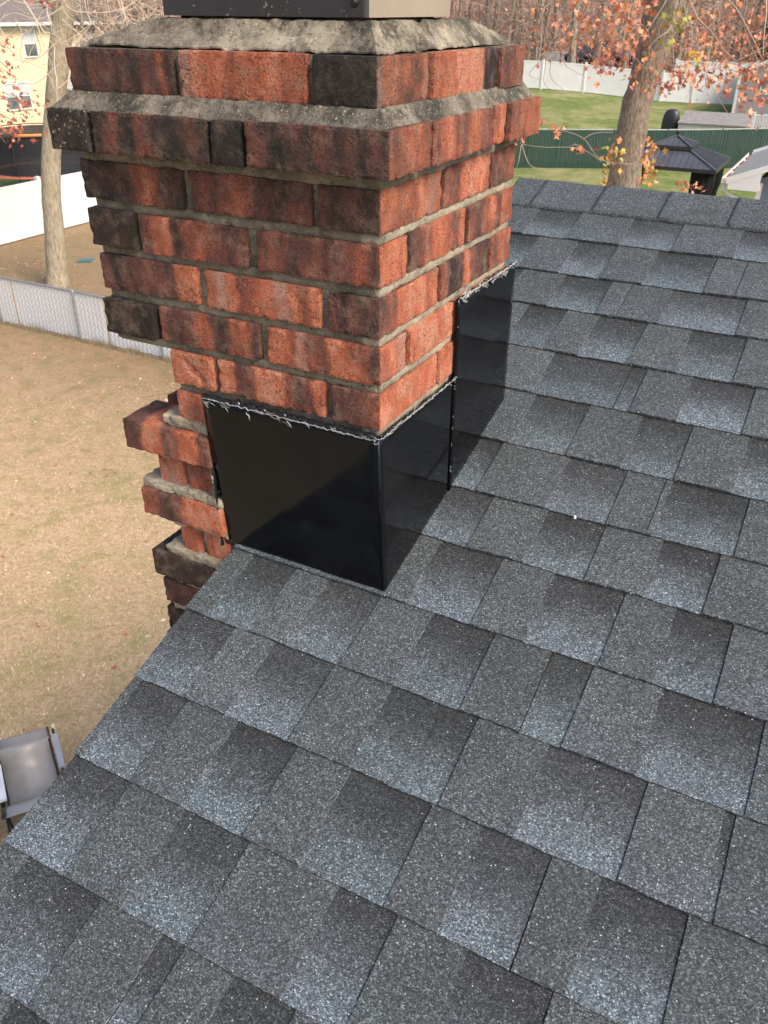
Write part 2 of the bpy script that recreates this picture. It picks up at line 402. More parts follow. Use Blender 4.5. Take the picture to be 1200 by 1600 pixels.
def build_cap(x0, x1, k):
    """one ridge cap shingle bent over the ridge, its right end lying over the next one's start"""
    mb = MB(); mb.col = []; uvs = []; nx = 16; hw = .142
    rv = rnd.uniform(.3, .6)
    ny = 20
    ex = .012
    for j in range(ny+1):
        v = j/ny*2-1          # -1 front edge .. 1 back edge
        for i in range(nx+1):
            u = i/nx; x = lerp(x0, x1+ex*1.6, u)
            l = abs(v)*hw + (.0012*noise.noise(Vector((x*60, v*3, k))) if abs(v) > .98 else 0)
            if abs(v) > .9: l -= .010*smooth(.93, 1, u)*(1-smooth(0, .001, 1-abs(v)))*0
            hgt = lerp(.0052, .0030, u)+.0012*noise.noise(Vector((x*14, v*3, k*5)))
            if j in (0, ny) and u < .07: l -= .004*(.07-u)/.07
            # rounded bend near the top
            rb = .02; sgn = -1 if v < 0 else 1
            drop = l*SN if l > rb else l*l/rb*SN
            y = RIDGE*CS+sgn*(l*CS); z = Z0+RIDGE*SN-drop+.006+hgt
            x += .0008*noise.noise(Vector((v*30, k, 0)))
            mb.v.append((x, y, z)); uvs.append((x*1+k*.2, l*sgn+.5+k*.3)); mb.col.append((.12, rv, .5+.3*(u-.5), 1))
    w_ = nx+1
    for j in range(ny):
        for i in range(nx):
            mb.f.append((j*w_+i, j*w_+i+1, (j+1)*w_+i+1, (j+1)*w_+i))
    def skirt(ids, dz, flip):
        c0 = len(mb.v)
        for q in ids:
            x, y, z = mb.v[q]; mb.v.append((x, y, z-dz)); uvs.append((uvs[q][0]+.003, uvs[q][1]+.008)); mb.col.append((.6, .2, .8, 1))
        for a in range(len(ids)-1):
            f = (ids[a], c0+a, c0+a+1, ids[a+1]); mb.f.append(f if not flip else f[::-1])
    skirt([i for i in range(nx+1)], .008, False); skirt([ny*w_+i for i in range(nx+1)], .008, True)
    skirt([j*w_ for j in range(ny+1)], .007, True)
    me = bpy.data.meshes.new('ridge_cap'); me.from_pydata(mb.v, [], mb.f)
    ul = me.uv_layers.new(name='roof'); li = [0]*len(me.loops); me.loops.foreach_get('vertex_index', li)
    ul.data.foreach_set('uv', [c for i in li for c in uvs[i]])
    ca = me.color_attributes.new('tone', 'FLOAT_COLOR', 'POINT'); ca.data.foreach_set('color', [c for q in mb.col for c in q])
    me.update()
    return link_mesh('ridge_cap', me, M_shingle, roof, True)
cx = [-.30, -.222, -.057, .111, .277]
while cx[-1] < XR-.2: cx.append(cx[-1]+.166)
for k in range(len(cx)-1): build_cap(cx[k], cx[k+1], k)

def house_body():
    M_side = NT('beige_siding', .6); co = M_side.coord()
    wv = M_side.n('ShaderNodeTexWave', {'Vector': co, 'Scale': 1.6, 'Distortion': 0}, wave_type='BANDS', bands_direction='Z', wave_profile='SAW').outputs['Fac']
    ms = M_side.out(M_side.mix(M_side.noise(co, 2, 5), (.50, .45, .36), (.58, .53, .43)), M_side.bump(wv, .6, .012))
    ye = EAVE*CS; ze = Z0+EAVE*SN; yr = RIDGE*CS; zr = Z0+RIDGE*SN; yb = 2*yr-ye
    # deck under the shingles, both slopes
    mb = MB(); xl = -.285
    for sgn in (0, 1):
        def Y(y): return y if not sgn else 2*yr-y
        a, b = (ye, ze), (yr, zr)
        p = [(xl, Y(a[0]), a[1]-.004), (XR+.1, Y(a[0]), a[1]-.004), (XR+.1, yr, b[1]-.004), (xl, yr, b[1]-.004)]
        q = [(x, y, z-.022) for x, y, z in p]
        fs = [(0, 1, 2, 3), (7, 6, 5, 4), (0, 4, 5, 1), (1, 5, 6, 2), (3, 2, 6, 7), (0, 3, 7, 4)]
        mb.add(p+q, fs if not sgn else [f[::-1] for f in fs])
    mb.build('roof_deck', plain('plywood', (.3, .2, .12), .8), house)
    mb = MB()
    for sgn in (0, 1):
        y0, y1 = (ye, yr) if not sgn else (2*yr-ye, yr)
        mb.bar((xl+.012, y0, ze-.105), (xl+.012, y1, zr-.105), .02, .15)
    mb.build('rake_board', M_white, house)
    # back slope shingles
    mb = MB(); 
    p = [(rake(0), yr, zr+.002), (XR, yr, zr+.002), (XR, yb, ze+.002), (rake(0), yb, ze+.002)]
    mb.add(p, [(0, 3, 2, 1)][::-1])
    me = bpy.data.meshes.new('back_slope'); me.from_pydata([tuple(q) for q in p], [], [(0, 1, 2, 3)])
    ul = me.uv_layers.new(name='roof'); ul.data.foreach_set('uv', [c for i in range(4) for c in (p[i][0], p[i][1])])
    ca = me.color_attributes.new('tone', 'FLOAT_COLOR', 'POINT'); ca.data.foreach_set('color', [.1, .5, .5, 1]*4)
    link_mesh('back_slope', me, M_shingle, house)
    # walls
    mb = MB(); xw = -.10; y0, y1 = ye+.35, yb-.35
    zt = ze+.35*SN/CS-.04
    vs = [(xw, y0, -6.45), (xw, y1, -6.45), (xw, y1, zt), (xw, yr, zr-.04), (xw, y0, zt)]
    vs += [(XR-.2, y, z) for x, y, z in vs]
    mb.add(vs, [(0, 4, 3, 2, 1), (5, 6, 7, 8, 9), (0, 5, 9, 4), (1, 2, 7, 6)])
    mb.build('wall', ms, house)
    mb = MB(); mb.box((xl, ye-.11, ze-.13), (XR+.1, ye-.005, ze-.015)); mb.build('gutter', M_white, house)
house_body()

# ============================================================ CHIMNEY
W, D = .508, .497
CH = empty('chimney', (-.25, .25, -6.4), 'weathered red brick chimney with crumbling mortar crown and black metal flashing', 'chimney')

def digits(sx):
    out = []; pale = []
    for c in sx.replace(' ', ''):
        if c == 'p': out.append(.72); pale.append(1.0)
        else: out.append(int(c)/9.); pale.append(0.0)
    return out, pale
def samp(a, u):
    n = len(a); x = max(0, min(n-1.001, u*n-.5)); i = int(x); f = x-i
    f = smooth(.22, .78, f)
    return a[i]*(1-f)+a[min(i+1, n-1)]*f

def gridbox(mb, lo, hi, cell, rad, amp, edge, seed, tones=None, soot=0, lichen=0, chip=None):
    lo = Vector(lo); hi = Vector(hi); c = (lo+hi)/2; h = (hi-lo)/2
    n = [max(2, min(60, int(round((hi[i]-lo[i])/cell)))) for i in range(3)]
    off = Vector((seed*3.17 % 97, seed*1.71 % 89, seed*.93 % 83)); ids = {}
    td = {k: digits(v) for k, v in (tones or {}).items()}
    def vid(i, j, k):
        key = (i, j, k)
        if key in ids: return ids[key]
        p = Vector((lerp(lo.x, hi.x, i/n[0]), lerp(lo.y, hi.y, j/n[1]), lerp(lo.z, hi.z, k/n[2])))-c
        q = Vector([max(-(h[a]-rad), min(h[a]-rad, p[a])) for a in range(3)])
        d = p-q; on = sum(1 for a in range(3) if abs(d[a]) > rad*.99)
        fu = ((p.x+h.x)/(2*h.x), (p.y+h.y)/(2*h.y))
        if d.length > 0: p = q+d.normalized()*rad
        # distance to nearest edge: second-largest normalised closeness
        cl = sorted([h[a]-abs(p[a]) for a in range(3)])
        e = math.exp(-cl[1]/.006)
        w_ = p+c
        nn = noise.noise(w_*38+off)*.6+noise.noise(w_*110+off)*.4
        ne = max(0, noise.noise(w_*85+off*2)+.02)*1.25
        nrm = d.normalized() if d.length > 0 else p.normalized()
        p = p+nrm*(amp*nn)-nrm*(edge*ne*e)
        p += Vector((noise.noise(w_*20+off), noise.noise(w_*20+off*3), noise.noise(w_*20-off)))*amp*.7
        if chip:
            for (cc, cr, cdp) in chip:
                dd = (w_-Vector(cc)).length
                if dd < cr: p -= nrm*cdp*(1-dd/cr)*(.6+.5*noise.noise(w_*160))
        ids[key] = len(mb.v); mb.v.append(tuple(p+c))
        if mb.col is not None:
            an = [abs(d[a]) for a in range(3)]; tone, pl = .3, 0
            isright = an[0] > an[1] and d.x > 0
            isleft = an[0] > an[1] and d.x < 0
            wz = .045*noise.noise(w_*24+off)+.02*noise.noise(w_*70+off); fu = (max(0, min(1, fu[0]+wz)), max(0, min(1, fu[1]+wz)))
            if isright and 'r' in td: tone, pl = samp(td['r'][0], fu[1]), samp(td['r'][1], fu[1])
            elif 'f' in td: tone, pl = samp(td['f'][0], fu[0]), samp(td['f'][1], fu[0])
            elif 'r' in td: tone, pl = samp(td['r'][0], fu[1]), samp(td['r'][1], fu[1])
            tone = max(0, min(1, tone+.16*noise.noise(w_*26+off*1.3)-.10*e*(.5+noise.noise(w_*60))))
            mb.col.append((tone, pl*(.6+.8*max(0, noise.noise(w_*50)+.4)), soot, lichen))
        return ids[key]
    for a in range(3):
        b_, c_ = [(1, 2), (2, 0), (0, 1)][a]
        for side in (0, n[a]):
            for i in range(n[b_]):
                for j in range(n[c_]):
                    q = []
                    for di, dj in ((0, 0), (1, 0), (1, 1), (0, 1)):
                        t_ = [0, 0, 0]; t_[a] = side; t_[b_] = i+di; t_[c_] = j+dj; q.append(vid(*t_))
                    if side == 0: q = q[::-1]
                    mb.f.append(tuple(q)); mb.mi.append(0)

def zc(k): return .0695*(k-1)+.0055, .0695*(k-1)+.0625
# courses: front bricks (x0, x1, tones, protrusion, soot, lichen) left to right; right-face bricks (y0, y1, tones, protrusion); the corner brick is last in front and first on the right
COURSES = {
 1: ([(-.385, -.300, '898', .0, .1, 0), (-.292, -.094, '99348995348', .0, 0, 0), (-.083, 0, '43455', 0, 0, 0)], [(0, .197, '8788788', 0), (.204, .33, '87', .002), (.34, .497, '767', 0)]),
 2: ([(-.508, -.405, '00100', .009, .5, 0), (-.398, -.205, '53347632663', 0, .1, 0), (-.192, 0, '786p5588764', 0, 0, 0)], [(0, .084, '78p', 0), (.092, .246, '8989', .003), (.257, .40, '878', 0), (.41, .497, '67', 0)]),
 3: ([(-.508, -.313, '423343388', 0, .15, 0), (-.298, -.096, '8p85678p858', 0, 0, 0), (-.085, 0, '42323', 0, .1, 0)], [(0, .190, '45788878', 0), (.199, .393, '5128432', .001), (.400, .497, '566', .001)]),
 4: ([(-.512, -.422, '1111', .005, .45, 0), (-.412, -.216, '4782565434', 0, .1, 0), (-.199, 0, '45434534463', 0, .05, 0)], [(0, .082, '787', 0), (.088, .281, '34678648', .001), (.290, .435, '43574', .002), (.439, .492, '66', 0)]),
 5: ([(-.516, -.322, '1111268632', 0, .45, .1), (-.309, -.105, '45457632244', 0, .35, 0), (-.094, 0, '32332', 0, .35, .1)], [(0, .189, '787778p8', 0), (.196, .372, '548987', .001), (.380, .488, '445', .0)]),
 6: ([(-.538, -.461, '0000', .026, .8, 1), (-.453, -.248, '1352155311342', .026, .65, .1), (-.243, -.192, '0000', .024, .9, 0), (-.186, .026, '54213425323143', .026, .45, .1)], [(-.026, .094, '6776', .026), (.102, .314, '578546755', .024), (.323, .370, '78', .022), (.382, .519, '5666777', .027)]),
 7: ([(-.506, -.314, '42143323225362', 0, .5, 0), (-.305, -.104, 'p8786778877', 0, .1, 0), (-.096, -.004, '0000001', 0, .9, .1)], [(0, .143, 'p8877778', 0), (.148, .372, '788999900', .001), (.382, .482, '4445', .004)]),
}
def build_bricks():
    mb = MB(); mb.col = []; jt = MB(); jr = MB(); cb = MB(); cb.col = []
    seed = 1
    for k, (F, Rr) in COURSES.items():
        z0, z1 = zc(k)
        if k == 6: z0, z1 = .3555, .412
        if k == 7: z0, z1 = .430, .487
        T = cb if k == 6 else mb
        for i, (x0, x1, tn, pr, so, li) in enumerate(F):
            last = i == len(F)-1; seed += 1
            dz = rnd.uniform(-.0012, .0012)
            y1 = .09 if not last else Rr[0][1]
            tones = {'f': tn}
            if last: tones['r'] = Rr[0][2]
            elif x1-x0 < .12: y1 = .19
            chip = [((-.085, 0, z1), .035, .012)] if (k == 3 and last) else None
            if k == 1 and i == 0: chip = [((-.34, 0, z0+.03), .012, .012), ((-.325, 0, z0+.018), .01, .010), ((-.355, 0, z0+.042), .01, .008)]
            x1_ = x1
            if last and k != 6: x1_ = 0 if k != 7 else -.004
            gridbox(T, (x0+.0006, -pr+rnd.uniform(-.0012, .0012), z0+dz), (x1_, y1, z1+dz), .0044, .0022, .0008, .0040, seed, tones, so, li, chip)
        for i, (y0, y1, tn, pr) in enumerate(Rr[1:]):
            seed += 1; dz = rnd.uniform(-.001, .001)
            gridbox(T, (-.09, y0, z0+dz), (pr+rnd.uniform(-.001, .001), y1, z1+dz), .0044, .0022, .0008, .0038, seed, {'r': tn}, .06 if k < 6 else .22, .1 if k == 6 else 0)
        # left and back faces
        e = .026 if k == 6 else 0
        for (a, b) in ((.10 if len(F) and F[0][1]-F[0][0] > .12 else .2, .29), (.30, .497+e)):
            seed += 1; xx = -.508-e if k > 1 else -.385
            gridbox(T, (xx, a, z0), (xx+.09, b, z1), .02, .0045, .001, .004, seed, {'r': '4325'}, .5, 0)
        for (a, b) in ((-.405, -.21), (-.20, -.1)):
            seed += 1; gridbox(T, (a, .407+e, z0), (b, .497+e, z1), .02, .0045, .001, .004, seed, {'f': '5463'}, .3, 0)
        # mortar beds under this course
        if k not in (6, 7):
            zz = z0-.0125
            x0 = -.503 if k > 1 else -.38
            gridbox(jt, (x0, .0065, zz-.002), (-.0045, .035, z0+.002), .006, .004, .0022, .003, seed+500)
            gridbox(jr, (-.035, .006, zz-.002), (-.0035, .492, z0+.002), .006, .004, .0016, .003, seed+600)
    gridbox(jt, (-.51, .002, .338), (.0, .04, .360), .006, .004, .002, .003, 701)
    gridbox(jt, (-.04, .002, .338), (.0, .495, .360), .006, .004, .002, .003, 702)
    # stepped bricks beside the flashing, left corner (every second course stands out)
    LOW = [(0, [(-.387, -.316, '878')], .004), (-1, [(-.502, -.318, '338836884')], -.016), (-2, [(-.455, -.398, '9p9'), (-.388, -.316, '656')], .008), (-3, [(-.494, -.312, '7632478888')], -.007),
           (-4, [(-.425, -.378, '78'), (-.366, -.310, '898')], .008), (-5, [(-.494, -.30, '1111222')], -.006), (-6, [(-.486, -.28, '4435')], .003), (-7, [(-.486, -.28, '01010')], .001)]
    for k, L, rec in LOW:
        z0, z1 = zc(k)
        for (x0, x1, tn) in L:
            seed += 1
            chip = None
            gridbox(mb, (x0, rec, z0), (x1, rec+.09, z1), .0044, .0022, .0008, .0040, seed, {'f': tn}, .5 if k < -4 else .05, 0, chip)
        xl = L[0][0]
        for (a, b) in ((.10, .29), (.30, .497)):
            seed += 1; gridbox(mb, (xl, a, z0), (xl+.09, b, z1), .02, .0045, .001, .004, seed, {'r': '4655'}, .2, 0)
        # thick ledges of mortar on the bricks that stand out
        nar = k in (0, -2, -4); x0 = xl-.035 if nar else -.47
        gridbox(jr, (x0 if k > -6 else -.47, -.002 if nar else .006, z0-.0135), (-.31, .08, z0+.006 if nar else z0+.004), .005, .003, .0042, .005, seed+900)
        if nar: gridbox(jr, (xl+.006, rec+.010, z0-.01), (-.32, .1, z1+.012), .008, .004, .002, .003, seed+901)
    # vertical caulked mortar along the flashing's left edge
    gridbox(jt, (-.335, .003, -.27), (-.312, .03, -.075), .006, .004, .003, .004, 777)
    # below the roof line down to the ground, coarser
    for k in range(-8, -92, -1):
        z0, z1 = zc(k)
        if z1 < -6.3: break
        n = k % 2
        for j in range(3):
            a = -.50+j*.203-(.1 if n else 0); b = a+.194; a = max(a, -.50); b = min(b, -.11)
            if b-a > .03: seed += 1; gridbox(mb, (a, 0, z0), (b, .09, z1), .05, .004, .001, .001, seed, {'f': rnd.choice(['5746', '2325', '8878', '4p66'])}, .2, 0)
        for j in range(3):
            a = .0+j*.203-(.1 if not n else 0); b = a+.194; a = max(a, .1); b = min(b, .497)
            if b-a > .03: seed += 1; gridbox(mb, (-.50, a, z0), (-.41, b, z1), .05, .004, .001, .001, seed, {'r': rnd.choice(['5746', '2325', '8878', '4p66'])}, .2, 0)
    br = mb.build('brick_stack', M_brick, CH)
    cbo = cb.build('projecting_course', M_brick, CH)
    # solid mortar core
    core = MB(); core.box((-.496, .010, .06), (-.011, .487, .487)); core.box((-.375, .022, -.72), (-.313, .484, .06)); core.box((-.313, .014, -.72), (-.015, .485, .06)); core.box((-.486, .014, -6.45), (-.11, .483, -.43))
    jt.add(core.v, core.f)
    m_ = jt.build('mortar', M_mortar, CH)
    jr.build('pointing', M_point, m_)
build_bricks()

def ringloft(name, loops, mat, parent, amp, cell=.007, fill=True, cracks=()):
    """loops: list of (x0,x1,y0,y1,z). rows of points between successive rectangles"""
    mb = MB(); per = []
    def loop(t_):
        i = min(int(t_), len(loops)-2); f = t_-i
        return [lerp(loops[i][a], loops[i+1][a], f) for a in range(5)]
    nper = [int(.53/cell), int(.5/cell)]; rows = []
    tt = []
    for i in range(len(loops)-1):
        a, b = loops[i], loops[i+1]; L = max(abs(a[0]-b[0]), abs(a[4]-b[4]), abs(a[2]-b[2])); m = max(1, int(L/cell))
        tt += [i+j/m for j in range(m)]
    tt.append(len(loops)-1)
    for t_ in tt:
        x0, x1, y0, y1, z = loop(t_); r = []
        for i in range(nper[0]): r.append((lerp(x0, x1, i/nper[0]), y0, z))
        for i in range(nper[1]): r.append((x1, lerp(y0, y1, i/nper[1]), z))
        for i in range(nper[0]): r.append((lerp(x1, x0, i/nper[0]), y1, z))
        for i in range(nper[1]): r.append((x0, lerp(y1, y0, i/nper[1]), z))
        row = []
        for p in r:
            v = Vector(p); n3 = Vector((noise.noise(v*22), noise.noise(v*22+Vector((9, 0, 0))), noise.noise(v*30+Vector((0, 7, 0)))))
            n4 = noise.noise(v*120)
            v += Vector((n3.x*.5, n3.y*.5, n3.z*.7))*amp+Vector((0, 0, n4*amp*.7))+Vector((noise.noise(v*150), noise.noise(v*150+Vector((5, 0, 0))), 0))*amp*.5
            for (ax, ay, bx, by, dep) in cracks:
                A = Vector((ax, ay)); B = Vector((bx, by)); q = Vector((p[0], p[1])); u = max(0, min(1, (q-A).dot(B-A)/(B-A).length_squared))
                dd = (q-(A+(B-A)*u)).length+.002*noise.noise(v*90)
                if dd < .005: v.z -= dep*(1-max(0, dd)/.005)
            row.append(tuple(v))
        rows.append(row)
    n = len(rows[0])
    for r in rows: mb.v += r
    for j in range(len(rows)-1):
        for i in range(n):
            mb.f.append((j*n+i, j*n+(i+1) % n, (j+1)*n+(i+1) % n, (j+1)*n+i)); mb.mi.append(0)
    if fill:
        mb.f.append(tuple((len(rows)-1)*n+i for i in range(n))); mb.mi.append(0)
        mb.f.append(tuple(range(n))[::-1]); mb.mi.append(0)
    return mb.build(name, mat, parent)
ringloft('mortar_wash', [(-.50, -.01, .01, .49, .4060), (-.529, .018, -.020, .508, .4085), (-.530, .018, -.020, .509, .4100), (-.507, .000, -.001, .496, .4325), (-.45, -.05, .05, .45, .4345)], M_wash, CH, .0028)
ringloft('crown', [(-.42, -.05, .05, .42, .4885), (-.490, -.012, .012, .455, .4895), (-.489, -.012, .012, .456, .4915), (-.45, -.025, .03, .42, .505), (-.38, -.035, .04, .34, .5225), (-.33, -.06, .07, .28, .5235)], M_crown, CH, .0024, .006,
         cracks=[(-.49, .01, -.37, .06, .006), (-.24, .005, -.16, .06, .006), (-.2, .005, -.22, .03, .004), (-.0, .1, -.05, .2, .006)])

def cap_pan():
    x0, x1, y0, y1, z0, z1 = -.356, -.0405, .0405, .287, .5262, .74
    mb = MB(); r = .006; path = []
    for cx_, cy_, a0 in ((x1-r, y0+r, -90), (x1-r, y1-r, 0), (x0+r, y1-r, 90), (x0+r, y0+r, 180)):
        for i in range(5):
            a = R(a0+i*22.5); path.append((cx_+r*math.cos(a), cy_+r*math.sin(a)))
    n = len(path)
    prof = [(0, .0), (0, .21), (.02, .215), (.02, .235), (-.12, .275)]
    for (o_, h) in prof:
        for (x, y) in path:
            cxm, cym = (x0+x1)/2, (y0+y1)/2
            sx = 1+o_/((x1-x0)/2); sy = 1+o_/((y1-y0)/2)
            mb.v.append((cxm+(x-cxm)*sx, cym+(y-cym)*sy, z0+h))
    for j in range(len(prof)-1):
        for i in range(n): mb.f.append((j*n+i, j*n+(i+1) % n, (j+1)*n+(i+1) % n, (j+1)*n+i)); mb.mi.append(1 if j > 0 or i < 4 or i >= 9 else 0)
    mb.f.append(tuple((len(prof)-1)*n+i for i in range(n))); mb.mi.append(1)
    mb.f.append(tuple(range(n))[::-1]); mb.mi.append(1)
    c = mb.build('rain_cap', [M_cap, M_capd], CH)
    # folded overlap strip by the corner, and a dimpled screw
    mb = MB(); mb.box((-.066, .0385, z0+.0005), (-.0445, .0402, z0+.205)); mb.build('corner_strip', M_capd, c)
    mb = MB()
    for rr, yy, hh in ((.0062, .0372, .0012), (.0035, .0360, .0016)):
        mb.tube([(-.056, .0385, z0+.016), (-.056, yy, z0+.016)], [rr, rr*.8], 14)
    mb.build('screw', M_black, c, True)
    mb = MB(); mb.box((-.34, .06, .515), (-.06, .27, .5285)); mb.build('flue_collar', M_crown, CH)
cap_pan()

def panel(name, P, n, thick, mat, parent, amp=.0006, crease=None, seed=0):
    """P(u,v) -> front surface point, n outward normal"""
    mb = MB(); N_ = 24; n = Vector(n); f = []
    for side in (1, 0):
        for j in range(N_+1):
            for i in range(N_+1):
                u, v = i/N_, j/N_; p = Vector(P(u, v))
                d = amp*noise.noise(p*7+Vector((seed, 0, 0)))
                if crease: d += crease(u, v)
                mb.v.append(tuple(p+n*(d-(0 if side else thick))))
    w_ = N_+1; K = w_*w_
    for j in range(N_):
        for i in range(N_):
            q = (j*w_+i, j*w_+i+1, (j+1)*w_+i+1, (j+1)*w_+i)
            mb.f.append(q); mb.f.append(tuple(K+a for a in q)[::-1])
    rim = [i for i in range(w_)]+[j*w_+N_ for j in range(1, w_)]+[N_*w_+i for i in range(N_-1, -1, -1)]+[j*w_ for j in range(N_-1, 0, -1)]
    for a in range(len(rim)):
        p, q = rim[a], rim[(a+1) % len(rim)]; mb.f.append((q, p, K+p, K+q))
    mb.mi = [0]*len(mb.f)
    return mb.build(name, mat, parent, True)
def zroof(y): return Z0+y*math.tan(SL)
fl = empty('flashing', (0, 0, 0)); fl.parent = CH; fl.matrix_parent_inverse = Matrix.Translation(-CH.location)
def part_of(parent, ob): ob.parent = parent; ob.matrix_parent_inverse = Matrix.Identity(4); return ob
def fr(u, v):
    x = lerp(-.3165, .0035, u); zt = lerp(-.002, .0005, u)
    if u < .5: x += .004*(1-v)*-1
    return (x, lerp(.0085, -.0150, v), lerp(zroof(0)+.004, zt, v))
p1 = panel('front_panel', fr, (0, -1, 0), .0035, M_flash, None, .0014, lambda u, v: .0012*math.exp(-abs(u-v)*14), 3)
def sd1(u, v): y = lerp(lerp(.0085, -.0150, v), .2575, u); return (.0062, y, lerp(zroof(y)+.002, -.0035, v))
p2 = panel('side_panel', sd1, (1, 0, 0), .0035, M_flash, None, .0006, None, 8)
def sd2(u, v): y = lerp(.2515, .512, u); return (.0088, y, lerp(zroof(y)+.002, .1345, v))
p3 = panel('side_panel', sd2, (1, 0, 0), .002, M_flash, None, .0006, None, 12)
mbe = MB(); mbe.bar((.001, -.006, -.296), (.001, -.006, -.001), .011, .011); 
mbe2 = MB(); mbe2.tube([(.0042, .0100, -.297), (.0042, -.0132, .0)], [.0026, .0026], 16)
p4 = mbe2.build('corner_fold', M_flash, None, True)
for p in (p1, p2, p3, p4): part_of(fl, p)

def sealant():
    mb = MB(); wh = MB(); rr = random.Random(5)
    def bead(a, b, r, n=60, jit=.0022, target=mb, sq=0):
        a = Vector(a); b = Vector(b); pts = []; rad = []
        for i in range(n+1):
            p = a.lerp(b, i/n); s_ = i*.37+a.x*20
            p += Vector((noise.noise(Vector((s_, 0, 1)))*jit*.5, noise.noise(Vector((s_, 3, 1)))*jit*.5, noise.noise(Vector((s_, 7, 1)))*jit*1.6))
            pts.append(p); rad.append(max(.0006, r*(.75+.7*noise.noise(Vector((i*.6, a.z*30, 2))))))
        target.tube(pts, rad, 8)
    bead((-.318, -.009, -.0005), (.003, -.010, -.001), .0066, 90, .0035)
    bead((.004, -.005, -.001), (.006, .256, -.003), .0036)
    bead((.007, .253, .134), (.008, .512, .135), .0040)
    bead((-.319, -.003, -.29), (-.320, -.003, 0), .0040)
    bead((.0065, .254, .130), (.0068, .2545, -.2), .0016, 40, .001)
    def smear(p, d, L, r):
        p = Vector(p); d = Vector(d).normalized(); pts = []; rad = []
        for i in range(7):
            pts.append(p+d*L*i/6+Vector((noise.noise(p*50+Vector((i*.6, 0, 0))), 0, noise.noise(p*50+Vector((i*.6, 4, 0)))))*.0035)
            rad.append(r*math.sin(math.pi*(i+.6)/7.2))
        wh.tube(pts, rad, 6, 0, True, .3)
    bead((-.316, -.0150, -.001), (.002, -.0155, -.003), .0014, 120, .0018, wh)
    bead((.0085, -.012, -.001), (.0085, .254, -.001), .0012, 110, .0018, wh)
    bead((.011, .253, .136), (.011, .512, .137), .0016, 110, .0028, wh)
    for i in range(20):
        x = rr.choice([rr.uniform(-.318, -.27), rr.uniform(-.24, -.14), rr.uniform(-.12, .0)]); 
        smear((x, -.0155, rr.uniform(-.007, .003)), (rr.uniform(.4, 1), 0, rr.uniform(-.8, .2)), rr.uniform(.006, .022), rr.uniform(.0005, .0013))
    for i in range(26):
        y = rr.uniform(-.004, .253); smear((.0095, y, rr.uniform(-.004, .004)), (0, 1, rr.uniform(-.2, .2)), rr.uniform(.006, .022), rr.uniform(.0005, .0010))
    for i in range(46):
        y = rr.uniform(.253, .512); lo = .010 if y < .33 else .004
        smear((.0115, y, .134+rr.uniform(-.004, lo)), (0, 1, rr.uniform(-.5, .5)), rr.uniform(.006, .024), rr.uniform(.0006, .0014))
    for i in range(10):
        smear((-.3195, -.008, rr.uniform(-.22, -.02)), (rr.uniform(-.3, .3), 0, 1), rr.uniform(.003, .009), rr.uniform(.0006, .0013))
    for i in range(12):
        z = rr.choice([rr.uniform(-.02, .01), rr.uniform(-.22, .13)]); smear((.0095, .2505, z), (0, .2, 1), rr.uniform(.002, .006), rr.uniform(.0005, .001))
    a = mb.build('sealant', M_tar, None, True); part_of(fl, a)
    b = wh.build('caulk_smear', M_caulk, None, True); part_of(fl, b)
sealant()
#NEXT

# ============================================================ TREES
def bark(name, a, b, sc=26):
    t = NT(name, .95, spec=.15); co = t.coord('Object', (1, 1, .16))
    f = t.noise(co, sc, 6, .7, .3); r = t.ramp(f, [(.36, a), (.6, b)])
    r = t.mix(t.ramp(t.noise(t.coord(), 3, 4), [(.5, 0), (.75, .5)]), r, (.23, .24, .17))
    return t.out(r, t.bump(f, 1, .05))
M_barkL = bark('pale_bark', (.22, .18, .12), (.46, .40, .30))
M_barkM = bark('maple_bark', (.13, .10, .075), (.46, .38, .30), 55)
M_barkW = bark('wood_bark', (.14, .11, .085), (.34, .28, .23), 12)
M_twig = plain('twig', (.33, .25, .2), .9)
M_twigpale = plain('pale_twig', (.52, .44, .35), .9)
def leafmat(name, c):
    t = NT(name, .6, spec=.3); co = t.coord()
    t.out(t.ramp(t.noise(co, 9, 4), [(.3, tuple(x*.75 for x in c)), (.7, tuple(min(1, x*1.25) for x in c))]))
    t.b.inputs['Subsurface Weight'].default_value = 0
    return t.m
LM = [leafmat('leaf_orange', (.60, .25, .12)), leafmat('leaf_red', (.50, .17, .11)), leafmat('leaf_gold', (.66, .36, .07)), leafmat('leaf_green', (.32, .33, .07)), leafmat('leaf_rust', (.36, .10, .055)), leafmat('leaf_peach', (.66, .32, .18))]
LS = []
for i in range(10):
    a = 2*math.pi*i/10
    LS.append((math.sin(a), math.cos(a), (1.0, .42, .9, .45, .62, .3, .62, .45, .9, .42)[i]))
LS[5] = (0, -1, .25)
def leaf(mb, p, size, mi, rr):
    R3 = Matrix.Rotation(rr.uniform(0, 6.28), 3, 'Z') @ Matrix.Rotation(rr.uniform(.4, 2.2), 3, 'X') @ Matrix.Rotation(rr.uniform(0, 6.28), 3, 'Z')
    b = len(mb.v); p = Vector(p); cup = rr.uniform(-.35, .35)
    mb.v.append(tuple(p))
    for (sx, sy, r) in LS: mb.v.append(tuple(p+R3 @ Vector((sx*r*size, sy*r*size, cup*r*size*abs(sx)))))
    for i in range(10): mb.f.append((b, b+1+i, b+1+(i+1) % 10)); mb.mi.append(mi)
PAL = {'o': 0, 'r': 1, 'y': 2, 'g': 3, 'b': 4, 'p': 5}
